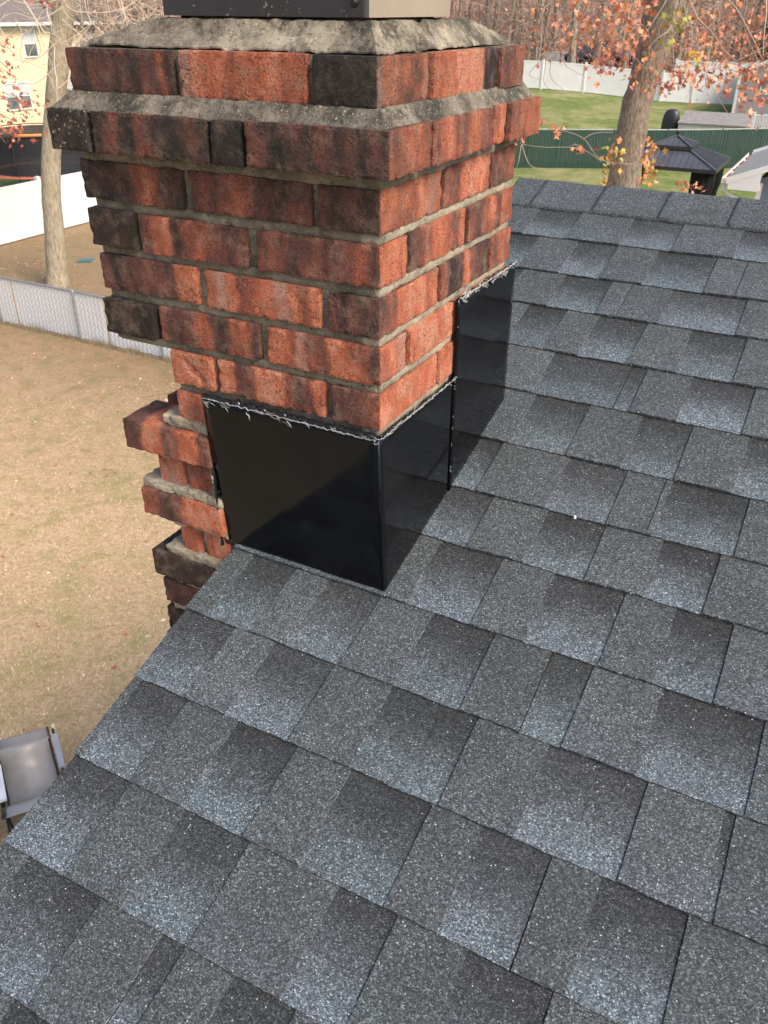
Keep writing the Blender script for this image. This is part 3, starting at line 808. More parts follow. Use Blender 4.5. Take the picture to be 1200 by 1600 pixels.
def twig_to(mb, a, b, r, rr, n=5, sag=.1, mi=0):
    a = Vector(a); b = Vector(b); L = (b-a).length; o = Vector([rr.uniform(-1, 1) for _ in range(3)])*L*sag
    mb.tube([a.lerp(b, i/n)+o*math.sin(math.pi*i/n)+Vector([rr.uniform(-1, 1)*L*.02 for _ in range(3)])*(0 < i < n) for i in range(n+1)], [r*(1-.7*i/n) for i in range(n+1)], 4, mi, False)
def limb(mb, p, d, L, r, depth, rr, tips, nk=3, droop=.0):
    p = Vector(p); d = Vector(d).normalized(); pts = [p.copy()]; n = 6
    for i in range(n):
        d = (d+Vector([rr.uniform(-.16, .16) for _ in range(3)])+Vector((0, 0, -droop))).normalized(); p = p+d*L/n; pts.append(p.copy())
    mb.tube(pts, [r*(1-.72*i/n) for i in range(n+1)], 7 if r > .04 else 4, 0, False)
    if depth == 0: tips.append(p.copy()); return
    for k in range(nk):
        i = rr.randint(2, n); q = pts[i]; dd = (d+Vector([rr.uniform(-.9, .9) for _ in range(3)])).normalized()
        limb(mb, q, dd, L*rr.uniform(.5, .75), r*.45, depth-1, rr, tips, nk, droop+.05)

def left_tree():
    rr = random.Random(11)
    T = empty('bare_tree', (-18.98, 15.72, -6.4), 'tall bare tree with pale bark rising behind the white slatted chain fence', 'tree')
    pts = [(-19.0, 15.68, -6.6), (-18.95, 15.75, -6.0), (-18.87, 15.84, -5.0), (-18.79, 15.94, -3.85), (-18.69, 16.06, -3.0), (-18.47, 16.29, -1.8), (-18.22, 16.57, -.49), (-17.98, 16.84, .7), (-17.7, 17.1, 2.6), (-17.5, 17.4, 5.0), (-17.6, 17.5, 8)]
    mb = MB(); f = []; rad = [.36, .29, .265, .25, .25, .245, .265, .27, .22, .16, .06]
    fine = []; frad = []
    for i in range(len(pts)-1):
        for j in range(5): fine.append(Vector(pts[i]).lerp(Vector(pts[i+1]), j/5)); frad.append(lerp(rad[i], rad[i+1], j/5))
    mb.tube(fine, frad, 20, 0, True, .10, 3)
    mb.build('trunk', M_barkL, T, True)
    mb = MB(); tips = []
    for i in range(16):
        z = rr.uniform(1.0, 6.5); a = rr.uniform(0, 6.28); q = fine[min(len(fine)-1, 36+int((z-1)/7*14))]
        limb(mb, q, (math.cos(a), math.sin(a), rr.uniform(-.1, .8)), rr.uniform(2, 3.6), rr.uniform(.03, .07), 2, rr, tips, 3, .08)
    for l in LBR:
        mb.tube(curve(l, rr), [.012*(1-.6*i/len(curve(l, rr))) for i in range(len(curve(l, rr)))], 4, 0, False)
    # fine drooping twigs
    for i in range(210):
        a = rr.uniform(0, 6.28); z = rr.uniform(-.3, 2.4); base = Vector((-18.1+rr.uniform(-3.2, 3.6), 16.6+rr.uniform(-3.2, 3.4), z))
        p = base; d = Vector((math.cos(a), math.sin(a), rr.uniform(-.6, .1))); pl = [p.copy()]
        for k in range(9):
            d = (d+Vector((rr.uniform(-.3, .3), rr.uniform(-.3, .3), -.12+.05*k))).normalized(); p = p+d*rr.uniform(.15, .3); pl.append(p.copy())
        mb.tube(pl, [.009-.0007*k for k in range(10)], 3, 0, False)
    mb.build('branches', M_twigpale, T)
    return T
def curve(l, rr):
    P = [Vector(p) for p in l]; out = []
    if P[0].z > .6: P = [P[0]+Vector((.1, .15, 1.5))]+P
    for i in range(len(P)-1):
        a = P[max(i-1, 0)]; b = P[i]; c = P[i+1]; d = P[min(i+2, len(P)-1)]
        for j in range(6):
            t = j/6; out.append(.5*((2*b)+(c-a)*t+(2*a-5*b+4*c-d)*t*t+(3*b-a-3*c+d)*t**3))
    out.append(P[-1]); return out
LBR = [
[(-15.49, 14.11, -0.09), (-15.85, 13.72, -0.46), (-16.12, 13.42, -0.51), (-16.34, 13.15, -0.33)],
[(-15.43, 14.18, 0.26), (-15.17, 14.45, -0.1), (-14.94, 14.67, -0.59), (-15.08, 14.53, -0.97)],
[(-15.58, 14.02, -0.58), (-15.96, 13.6, -0.95), (-16.24, 13.27, -0.82), (-16.44, 13.04, -0.45)],
[(-15.36, 14.25, 0.62), (-14.92, 14.69, 0.39), (-14.42, 15.17, 0.51), (-14.09, 15.48, 0.87)],
[(-16.09, 14.93, 0.5), (-16.49, 14.5, 0.25), (-16.83, 14.12, 0.37), (-17.12, 13.78, 0.13)],
[(-15.68, 13.91, -1.09), (-15.45, 14.16, -0.84), (-15.35, 14.26, -0.46), (-15.45, 14.16, -0.1)],
[(-15.54, 12.55, -0.06), (-15.35, 12.77, -0.41), (-15.05, 13.11, -0.65), (-14.94, 13.23, -1.13)],
[(-13.89, 14.3, 0.85), (-13.77, 14.41, 0.28), (-13.54, 14.63, 0.22), (-13.31, 14.83, 0.51)],
[(-14.34, 13.86, 0.84), (-14.32, 13.88, 0.28), (-14.09, 14.11, -0.07), (-14.27, 13.93, -0.07)]]
left_tree()

def oak():
    """rust-leaved tree standing left of the frame; its outer sprays reach in"""
    rr = random.Random(23)
    T = empty('oak_tree', (-19.5, 10.6, -6.4), 'oak at the left edge with a few sprays of rust red leaves', 'tree')
    mb = MB(); mb.tube([(-19.5, 10.6, -6.6), (-19.4, 10.6, -3), (-19.3, 10.7, .5), (-19.2, 10.7, 4)], [.26, .2, .16, .1], 14, 0, True, .1, 5)
    mb.build('trunk', M_barkW, T, True)
    mb = MB(); tips = []; cr = MB()
    G = [((-14.76, 11.93, -0.56), .24, .3, 26), ((-14.81, 11.87, -1.5), .50, .45, 95), ((-14.62, 12.09, -1.15), .38, .25, 34), ((-13.44, 11.91, 0.57), .2, .1, 12), ((-14.74, 11.95, -0.19), .14, .14, 8), ((-15.6, 11.4, -.9), .6, .8, 90)]
    for c, rx, rz, n in G:
        c = Vector(c); s = Vector((-19.25, 10.7, c.z+1.2))
        twig_to(mb, s, c, .03, rr, 8, .08)
        for i in range(7):
            e = c+Vector((rr.gauss(0, .6)*rx, rr.gauss(0, .6)*rx, rr.gauss(0, .6)*rz)); twig_to(mb, s.lerp(c, rr.uniform(.7, .98)), e, .007, rr)
        for i in range(n):
            leaf(cr, c+Vector((rr.gauss(0, .55)*rx, rr.gauss(0, .55)*rx, rr.gauss(0, .55)*rz)), rr.uniform(.045, .075), rr.choice([4, 4, 1]), rr)
    for i in range(10):
        a = rr.uniform(1.8, 5); limb(mb, (-19.25, 10.7, rr.uniform(-1, 3.5)), (math.cos(a), math.sin(a), .4), 2.5, .05, 1, rr, tips)
    for t_ in tips:
        for i in range(9): leaf(cr, t_+Vector([rr.gauss(0, .25) for _ in range(3)]), rr.uniform(.05, .08), 4, rr)
    mb.build('branches', M_twig, T); cr.build('crown', LM, T)
oak()

CL = [((-2.96, 11.55, 0.3), 0.7, 0.4, 190, 'rop'), ((-2.55, 11.14, 0.48), 0.38, 0.22, 60, 'rop'), ((-1.98, 14.83, 0.22), 1.18, 0.57, 300, 'rop'), ((-1.72, 11.83, -0.22), 0.57, 0.22, 90, 'orp'),
((-1.14, 11.92, -0.22), 0.47, 0.25, 65, 'rop'), ((-1.96, 11.79, -0.36), 0.2, 0.13, 14, 'r'), ((-1.91, 11.39, 0.35), 0.14, 0.23, 34, 'g'), ((-1.65, 11.44, 0.0), 0.11, 0.12, 14, 'gy'),
((-2.45, 11.17, -1.15), 0.14, 0.17, 30, 'ygop'), ((-1.95, 11.18, -1.23), 0.17, 0.25, 46, 'yop'), ((-1.38, 10.88, -1.44), 0.18, 0.06, 16, 'op'), ((-2.91, 10.0, -0.76), 0.2, 0.07, 10, 'ro'),
((-2.59, 10.1, -0.97), 0.13, 0.06, 10, 'or'), ((-2.94, 9.47, -0.59), 0.05, 0.06, 5, 'r'), ((-3.13, 9.4, -0.86), 0.09, 0.05, 5, 'r'), ((-2.39, 10.67, -1.39), 0.06, 0.1, 8, 'y'),
((-0.78, 11.46, -0.29), 0.28, 0.39, 80, 'rp'), ((-2.22, 11.33, -0.08), 0.15, 0.35, 20, 'o'), ((-2.75, 11.61, -0.07), 0.28, 0.2, 48, 'r'), ((-.3, 12.6, .5), .9, .5, 120, 'ro')]
MBR = [[(-2.24, 11.51, -1.31), (-2.53, 10.94, -1.2), (-2.79, 10.87, -0.95), (-3.02, 10.81, -0.87), (-3.15, 10.76, -0.85)],
[(-2.79, 10.87, -0.95), (-2.66, 10.91, -0.88), (-2.44, 10.97, -0.86)], [(-2.53, 10.94, -1.22), (-2.83, 10.86, -1.07), (-3.28, 10.73, -1.07), (-3.56, 10.63, -1.04)],
[(-3.56, 10.63, -1.04), (-3.34, 10.39, -1.25), (-3.17, 10.44, -1.3), (-3.15, 10.45, -1.36)], [(-3.53, 10.53, -1.04), (-3.48, 10.34, -1.2), (-3.51, 10.33, -1.34)],
[(-2.4, 12.4, -0.8), (-2.1, 11.25, -0.93), (-1.88, 11.29, -1.06), (-1.93, 11.28, -1.2)], [(-4.84, 10.87, 0.83), (-4.37, 11.07, 0.54), (-4.05, 11.2, 0.47), (-3.71, 11.32, 0.65)],
[(-3.59, 10.83, 0.75), (-3.49, 10.86, 0.34), (-3.42, 10.89, -0.06), (-3.41, 10.89, -0.32), (-3.2, 10.96, -0.43), (-2.97, 11.03, -0.41)],
[(-3.43, 10.89, -0.02), (-3.55, 10.85, -0.13), (-3.6, 10.83, -0.23), (-3.46, 10.88, -0.28)], [(-3.34, 10.92, 0.68), (-3.21, 10.96, -0.02), (-3.08, 11.0, -0.16), (-2.94, 11.04, -0.22)],
[(-3.35, 10.91, -0.02), (-3.34, 10.91, -0.24), (-3.17, 10.97, -0.39)], [(-2.4, 12.5, .5), (-2.16, 11.75, 0.48), (-1.75, 11.83, 0.31), (-1.39, 11.89, 0.42), (-1.04, 11.93, 0.56)],
[(-2.4, 12.5, .1), (-2.08, 11.76, 0.2), (-1.63, 11.85, 0.1), (-1.27, 11.9, 0.21), (-0.92, 11.95, 0.35)], [(-2.4, 12.5, .3), (-1.95, 11.38, -0.04), (-1.69, 11.43, -0.21), (-1.61, 11.44, -0.51), (-1.56, 11.45, -0.73)],
[(-1.75, 11.83, .31), (-1.64, 11.44, 0.14), (-1.41, 11.48, -0.28), (-1.21, 11.51, -0.53), (-1.11, 11.52, -0.64)], [(-1.89, 11.8, 0.69), (-1.76, 11.82, 0.2), (-1.58, 11.86, -0.16), (-1.48, 11.87, -0.46)],
[(-1.52, 11.87, 0.69), (-1.46, 11.88, 0.21), (-1.27, 11.9, -0.15)], [(-1.22, 11.91, 0.69), (-1.17, 11.92, 0.28), (-0.94, 11.94, -0.07), (-0.9, 11.95, -0.44)],
[(-2.4, 12.5, 0.0), (-2.58, 11.65, 0.41), (-2.95, 11.55, 0.55), (-3.29, 11.46, 0.76)], [(-2.45, 12.4, -0.2), (-2.75, 11.61, 0.19), (-3.11, 11.51, 0.22), (-3.38, 11.43, 0.11)],
[(-0.7, 12.2, 0.27), (-1.21, 11.91, -0.04), (-1.6, 11.85, -0.03), (-1.93, 11.79, 0.02)]]
def maple():
    rr = random.Random(31)
    T = empty('maple_tree', (-2.75, 12.66, -6.4), 'large leaning maple with grooved trunk and orange red autumn leaves beyond the ridge', 'tree')
    pts = [(-2.95, 12.6, -6.7), (-2.85, 12.65, -5.8), (-2.75, 12.66, -4), (-2.65, 12.68, -2.6), (-2.60, 12.68, -1.79), (-2.60, 12.68, -1.2), (-2.58, 12.68, -.77), (-2.53, 12.69, -.39), (-2.48, 12.71, -.12), (-2.43, 12.71, .25), (-2.38, 12.72, .65), (-2.28, 12.75, 1.6), (-2.2, 12.8, 3.2), (-2.1, 12.9, 5.5)]
    rad = [.42, .32, .27, .25, .245, .225, .215, .20, .215, .245, .27, .25, .18, .07]
    fine = []; fr_ = []
    for i in range(len(pts)-1):
        for j in range(5): fine.append(Vector(pts[i]).lerp(Vector(pts[i+1]), j/5)); fr_.append(lerp(rad[i], rad[i+1], j/5))
    mb = MB(); mb.tube(fine, fr_, 26, 0, True, .12, 8)
    # a knot hole
    mb.tube([(-2.53, 12.5, -.02), (-2.535, 12.46, -.01)], [.05, .035], 10)
    mb.build('trunk', M_barkM, T, True)
    br = MB(); tips = []
    for i in range(16):
        a = rr.uniform(0, 6.28); z = rr.uniform(1.2, 5)
        limb(br, (-2.25, 12.8, z), (math.cos(a), math.sin(a), rr.uniform(.1, .8)), rr.uniform(1.8, 3.2), rr.uniform(.04, .09), 2, rr, tips)
    for l in MBR:
        c = curve(l, rr); br.tube(c, [.006*(1-.5*i/len(c)) for i in range(len(c))], 5, 0, False)
    cr = MB()
    for c, rx, rz, n, pal in CL:
        c = Vector(c)
        anc = Vector((-2.3, 12.7, max(c.z+.3, .5))) if c.z > -.5 else None
        if anc:
            twig_to(br, anc+Vector((0, 0, .5)), c+Vector((0, 0, rz*.5)), .016, rr, 7)
        m = max(3, n//9)
        for i in range(m):
            e = c+Vector((rr.gauss(0, .6)*rx, rr.gauss(0, .6)*rx, rr.gauss(0, .6)*rz)); twig_to(br, c+Vector((rr.gauss(0, .3)*rx, 0, rz*.6)), e, .0045, rr)
        for i in range(int(n*1.25)):
            q = c+Vector((rr.gauss(0, .52)*rx, rr.gauss(0, .55)*rx, rr.gauss(0, .52)*rz)); leaf(cr, q, rr.uniform(.034, .066), PAL[rr.choice(pal)], rr)
    for t_ in tips:
        if t_.z < .9: continue
        for i in range(9): leaf(cr, t_+Vector([rr.gauss(0, .3) for _ in range(3)]), rr.uniform(.04, .07), rr.choice([0, 1, 1, 5]), rr)
    br.build('branches', M_twig, T); cr.build('crown', LM, T)
maple()

# ------------------------------------------------------------ woods beyond the white fence
def woods():
    rr = random.Random(44); protos = []
    for v in range(5):
        T = bpy.data.objects.new('woodland_tree', None)
        mb = MB(); h = rr.uniform(9, 13); lean = rr.uniform(-.8, .8); r0 = (.13, .2, .28, .16, .36)[v]
        pts = [(lean*(i/8)**1.5+rr.uniform(-.12, .12), rr.uniform(-.12, .12), -.4+h*i/8) for i in range(9)]
        mb.tube(pts, [r0*(1-.75*i/8) for i in range(9)], 9, 0, True, .06, v)
        tr = mb.build('trunk', [M_barkW, M_barkL][v in (0, 3)])
        mb = MB(); tips = []
        for i in range(7):
            z = rr.uniform(.25, .95); q = pts[int(z*8)]; a = rr.uniform(0, 6.28)
            limb(mb, q, (math.cos(a), math.sin(a), rr.uniform(.1, .9)), rr.uniform(1.5, 3), .05, 1, rr, tips, 3)
        lf = MB(); lf.v, lf.f, lf.mi = mb.v, mb.f, [0]*len(mb.f)
        for i in range(120):       # side shoots and clinging leaves low on the stem
            q = Vector((rr.uniform(-1.6, 1.6), rr.uniform(-1.6, 1.6), rr.uniform(.5, 8)))
            twig_to(lf, q, q+Vector((rr.uniform(-.7, .7), rr.uniform(-.7, .7), rr.uniform(-.3, .9))), .018, rr, 2)
        for i in range(160):
            q = Vector((rr.gauss(0, 1.1), rr.gauss(0, 1.1), rr.uniform(.6, 8))); leaf(lf, q, rr.uniform(.08, .15), rr.choice([1, 2, 2]), rr)
        cr = lf.build('crown', [M_twig, M_lw1, M_lw2])
        for c in (tr, cr): c.parent = T
        protos.append((T, tr, cr))
    used = set(); n = 0
    spots = []
    for i in range(92):
        az = rr.uniform(-25, -2.5); d = 72+62*rr.random()**1.3
        spots.append((az, d, rr.randrange(5)))
    spots += [(-20.6, 73, 0), (-16.9, 70.5, 4), (-19.9, 75, 3), (-21.5, 80, 4)]
    for i in range(26): spots.append((rr.uniform(-45.5, -39), rr.uniform(50, 80), rr.randrange(5)))
    for i in range(22): spots.append((rr.uniform(-62, -46), rr.uniform(72, 92), rr.randrange(5)))
    for az, d, v in spots:
        T, tr, cr = protos[v]
        if v in used:
            T = T.copy(); tr = tr.copy(); cr = cr.copy(); COL.objects.link(tr); COL.objects.link(cr); tr.parent = T; cr.parent = T
        used.add(v); COL.objects.link(T)
        p = polar(az, d); T.location = (p.x, p.y, zg(p.x, p.y)-.05); T.rotation_euler = (0, 0, rr.uniform(0, 6.28)); s_ = rr.uniform(.8, 1.25); T.scale = (s_, s_, s_)
        tag(T, 'slender bare woodland tree among reddish brown undergrowth', 'tree', 'woodland trees behind the gardens')
M_lw1 = leafmat('leaf_woods', (.33, .17, .12)); M_lw2 = leafmat('leaf_woods_pink', (.46, .27, .2))
woods()
def undergrowth():
    rr = random.Random(8); mb = MB()
    for i in range(12000):
        left = i % 5 == 0
        az = rr.uniform(-62, -39) if left else rr.uniform(-26, -1); d = rr.uniform(88, 135) if not left else rr.uniform(80, 120)
        p = polar(az, d); z = zg(p.x, p.y)+rr.random()**1.5*5
        q = Vector((p.x, p.y, z)); e = q+Vector((rr.uniform(-1.1, 1.1), rr.uniform(-1, 1), rr.uniform(.2, 1.6))); s = Vector((rr.uniform(.02, .05), .02, 0))
        mb.add([q-s, q+s, e], [(0, 1, 2)], rr.choice([0, 1, 2, 2]))
        if i % 2: leaf(mb, e, rr.uniform(.12, .26), rr.choice([1, 2]), rr)
    o = mb.build('undergrowth', [M_twig, M_lw1, M_lw2]); tag(o, 'reddish brown brush and twigs filling the woods', 'undergrowth', kind='stuff')
undergrowth()

def conifer():
    rr = random.Random(3)
    p = polar(-5.6, 82); T = empty('evergreen_tree', (p.x, p.y, zg(p.x, p.y)), 'dark green evergreen behind the grey shed at the right edge', 'tree')
    z0 = zg(p.x, p.y); mb = MB(); mb.tube([(p.x, p.y, z0-.2), (p.x, p.y, z0+10)], [.25, .05], 10); mb.build('trunk', M_barkW, T)
    mb = MB()
    for i in range(2600):
        z = rr.random()**.8*10; r = (1-z/10.6)*2.9*rr.uniform(.4, 1); a = rr.uniform(0, 6.28)
        c = Vector((p.x+r*math.cos(a), p.y+r*math.sin(a), z0+.4+z)); o = Vector((math.cos(a), math.sin(a), -.35))*rr.uniform(.3, .6); s = Vector((-math.sin(a), math.cos(a), 0))*.12
        mb.add([c-s, c+s, c+o+s*.4, c+o-s*.4], [(0, 1, 2, 3)])
    mb.build('crown', plain('evergreen_needles', (.045, .085, .045), .8, var=.4, scale=4), T)
conifer()

# ------------------------------------------------------------ far light fence, green fence, left fences
def vinyl(name, pts, label, group=None, h=1.78, step=2.4, par=None):
    T = empty(name, pts[0], label, 'fence', group)
    segs = []
    for a, b in zip(pts[:-1], pts[1:]):
        a = Vector(a); b = Vector(b); n = max(1, round((b-a).length/step)); segs += [(a.lerp(b, i/n), a.lerp(b, (i+1)/n)) for i in range(n)]
    for i, (a, b) in enumerate(segs):
        za, zb = zg(a.x, a.y), zg(b.x, b.y); d = (b-a).normalized(); mb = MB(); L = (b-a).length
        mb.bar((a.x, a.y, za+h/2+.02), (b.x, b.y, zb+h/2+.02), .03, h-.10)
        mb.bar((a.x, a.y, za+h-.06), (b.x, b.y, zb+h-.06), .06, .10); mb.bar((a.x, a.y, za+.10), (b.x, b.y, zb+.10), .06, .12)
        # tongue-and-groove lines
        for k in range(1, int(L/.15)):
            q = a.lerp(b, k*.15/L); zq = lerp(za, zb, k*.15/L); s_ = Vector((d.y, -d.x, 0))*.0155
            for sg in (1, -1): mb.bar((q.x+s_.x*sg, q.y+s_.y*sg, zq+.15), (q.x+s_.x*sg, q.y+s_.y*sg, zq+h-.1), .006, .006, 1, up=d)
        mb.build('panel', [M_white, M_groove], T)
    for q in [s[0] for s in segs]+[segs[-1][1]]:
        z = zg(q.x, q.y); mb = MB(); mb.box((q.x-.064, q.y-.064, z-.1), (q.x+.064, q.y+.064, z+h+.06)); 
        mb.box((q.x-.078, q.y-.078, z+h+.06), (q.x+.078, q.y+.078, z+h+.085)); mb.box((q.x-.05, q.y-.05, z+h+.085), (q.x+.05, q.y+.05, z+h+.11)); mb.build('post', M_white, T)
M_groove = plain('vinyl_groove', (.6, .6, .58), .6)
vinyl('privacy_fence', [polar(-27, 72), polar(-21, 68), polar(-16, 67), polar(-13.2, 66.5), polar(-11.5, 66), polar(-6.2, 66.5), polar(-1, 69)], 'long white privacy fence running along the top of the green lawn')
vinyl('privacy_fence', [(-24.2, 13.0, 0), (-24.2, 32.2, 0)], 'white privacy fence in front of the yellow house and trampoline')
vinyl('privacy_fence', [polar(-19, 79), polar(-16.6, 78)], 'short white fence length in the woods behind the long fence', h=1.9)
vinyl('privacy_fence', [polar(-10.9, 74), polar(-6.5, 74)], 'white fence partly hidden by maple leaves behind the long fence', h=2.1)

def green_fence():
    a, b = Vector((-17.5, 40.0, 0)), Vector((6, 51.6, 0)); T = empty('green_fence', a, 'dark green slatted fence closing off the garden with the gazebo', 'fence')
    t = NT('green_slats', .6); co = t.coord('Object', (1, 1, .05))
    f = t.noise(co, 9, 4, .7); c = t.ramp(f, [(.3, (.008, .030, .024)), (.6, (.018, .060, .047)), (.85, (.05, .105, .082))])
    c = t.mix(t.ramp(t.noise(t.coord('Object', (1, 1, .25)), 7, 5, .8), [(.72, 0), (.80, .3)]), c, (.25, .33, .29))
    m = t.out(c)
    d = (b-a).normalized(); n = 10; L = (b-a).length; h = 1.78
    mr = plain('grey_rail', (.38, .42, .40), .45, .2); mgp = plain('green_post', (.03, .08, .065), .5)
    for i in range(n):
        p, q = a.lerp(b, i/n), a.lerp(b, (i+1)/n); mb = MB(); k = 38
        for j in range(k):
            u, v = p.lerp(q, j/k), p.lerp(q, (j+.93)/k); s_ = Vector((d.y, -d.x, 0))*(.008 if j % 2 else -.008)
            z = zg(u.x, u.y); zz = z+h/2+rnd.uniform(-.006, .006); mb.bar((u.x+s_.x, u.y+s_.y, zz), (v.x+s_.x, v.y+s_.y, zz), .012, h-.06)
        mb.build('slat_panel', m, T)
        mb = MB(); z = zg(p.x, p.y); mb.tube([(p.x, p.y, z-.1), (p.x, p.y, z+h+.04)], [.035, .035], 8); mb.build('post', mgp, T)
    mb = MB(); mb.tube([(p_.x, p_.y, zg(p_.x, p_.y)+h) for p_ in [a.lerp(b, i/20) for i in range(21)]], [.028]*21, 6); mb.build('top_rail', mr, T)
green_fence()

def chain_fence():
    T = empty('chain_fence', (-15, 12.7, -6.4), 'low chain fence woven with white slats across the near lawn', 'fence')
    t = NT('white_slats', .55); co = t.coord()
    f1 = t.n('ShaderNodeTexWave', {'Vector': co, 'Scale': 4.2}, bands_direction='DIAGONAL').outputs['Fac']
    f2 = t.n('ShaderNodeTexWave', {'Vector': t.coord('Object', (-1, 1, 1)), 'Scale': 4.2}, bands_direction='DIAGONAL').outputs['Fac']
    c = t.mix(t.noise(co, 1.5, 5), (.66, .68, .70), (.80, .81, .82)); c = t.mix(t.ramp(f1, [(.72, 0), (.92, .6)]), c, (.46, .48, .50)); c = t.mix(t.ramp(f2, [(.82, 0), (.95, .4)]), c, (.46, .48, .50))
    m = t.out(c)
    xs = [-25.6, -23.0, -20.4, -17.72, -15.0, -12.45, -9.9]; y = 12.72; mg = plain('galvanised_pipe', (.33, .35, .35), .4, .5); h = 1.2
    for i in range(len(xs)-1):
        mb = MB(); k = int((xs[i+1]-xs[i])/.06)
        for j in range(k):
            x0 = lerp(xs[i], xs[i+1], j/k); x1 = lerp(xs[i], xs[i+1], (j+.97)/k); z = zg(x0, y); o = .006 if j % 2 else -.006
            tilt = .02
            if rnd.random() < .03: continue
            vs = [(x0, y+o, z+.03+rnd.uniform(-.02, .03)), (x1, y+o, z+.03), (x1+tilt, y+o, z+h-.04+rnd.uniform(-.01, .02)), (x0+tilt, y+o, z+h-.04)]
            vs += [(a_, b_+.006, c_) for a_, b_, c_ in vs]
            mb.add(vs, [(0, 1, 2, 3), (7, 6, 5, 4), (0, 4, 5, 1), (2, 6, 7, 3), (1, 5, 6, 2), (0, 3, 7, 4)])
        mb.build('slat_panel', m, T)
        # wire ends twisted along the top
        mb = MB()
        for j in range(0, k*2): 
            x = lerp(xs[i], xs[i+1], j/(2*k)); z = zg(x, y)+h; mb.bar((x, y, z-.03), (x+.02*(1 if j % 2 else -1), y, z+.035), .006, .006)
        mb.build('wire_edge', mg, T)
    for x in xs:
        z = zg(x, y); mb = MB(); mb.tube([(x, y-.035, z-.1), (x, y-.035, z+h-.01), (x, y-.035, z+h+.02)], [.03, .03, .015], 10); mb.build('post', mg, T)
    mb = MB(); mb.tube([(x/2.0, y-.01, zg(x/2, y)+h-.02) for x in range(-51, -19)], [.022]*32, 8); mb.build('top_rail', mg, T)
    # grass standing at the fence foot
    rr = random.Random(4); mb = MB()
    for i in range(5200):
        x = rr.uniform(-25, -10); yy = y-.05-abs(rr.gauss(0, .07)); z = zg(x, yy)-.01; hh = rr.uniform(.05, .2)*(1.3 if noise.noise(Vector((x*1.3, 0, 0))) > 0 else .7); a = rr.uniform(-.06, .06)
        mb.add([(x-.006, yy, z), (x+.006, yy, z), (x+a, yy-rr.uniform(0, .05), z+hh)], [(0, 1, 2)], rr.choice([0, 0, 1]))
    o = mb.build('fence_grass', [plain('dry_grass', (.42, .33, .2), .9), plain('pale_grass', (.62, .56, .42), .9)]); tag(o, 'dry grass blades along the foot of the white slatted fence', 'grass', kind='stuff')
chain_fence()

# ------------------------------------------------------------ yellow house
def window(T, x, y0, y1, z0, z1, nx_=-1, blind=.5):
    fr_ = MB(); o = x+.0; t = .07
    for a, b in (((o, y0-t, z0-t), (o+.06, y0, z1+t)), ((o, y1, z0-t), (o+.06, y1+t, z1+t)), ((o, y0, z1), (o+.06, y1, z1+t)), ((o-.0, y0, z0-t), (o+.075, y1, z0)), ((o, y0, (z0+z1)/2-.025), (o+.045, y1, (z0+z1)/2+.025))): fr_.box(a, b)
    f = fr_.build('window', M_white, T)
    p = MB(); p.box((o-.01, y0, z0), (o+.02, y1, (z0+z1)/2-.025)); p.build('pane', M_glass, f)
    p = MB(); p.box((o-.01, y0, (z0+z1)/2+.025), (o+.02, y1, z1)); p.build('pane', M_blind, f)
def glassm():
    t = NT('window_glass', .08); t.out(t.ramp(t.noise(t.coord(), .9, 3), [(.35, (.07, .08, .09)), (.65, (.22, .24, .26))])); return t.m
M_glass = glassm(); M_blind = plain('blinded_pane', (.50, .53, .55), .3)
def siding(name, c, pitch=.115):
    t = NT(name, .6); co = t.coord()
    z = t.n('ShaderNodeSeparateXYZ', {'Vector': co}).outputs[2]; fz = t.math('FRACT', t.math('DIVIDE', z, pitch))
    col = t.mix(t.noise(co, .8, 5), tuple(x*.94 for x in c), c); col = t.mix(t.ramp(fz, [(0, .6), (.14, 0)]), col, tuple(x*.55 for x in c))
    return t.out(col, t.bump(fz, .7, .012))
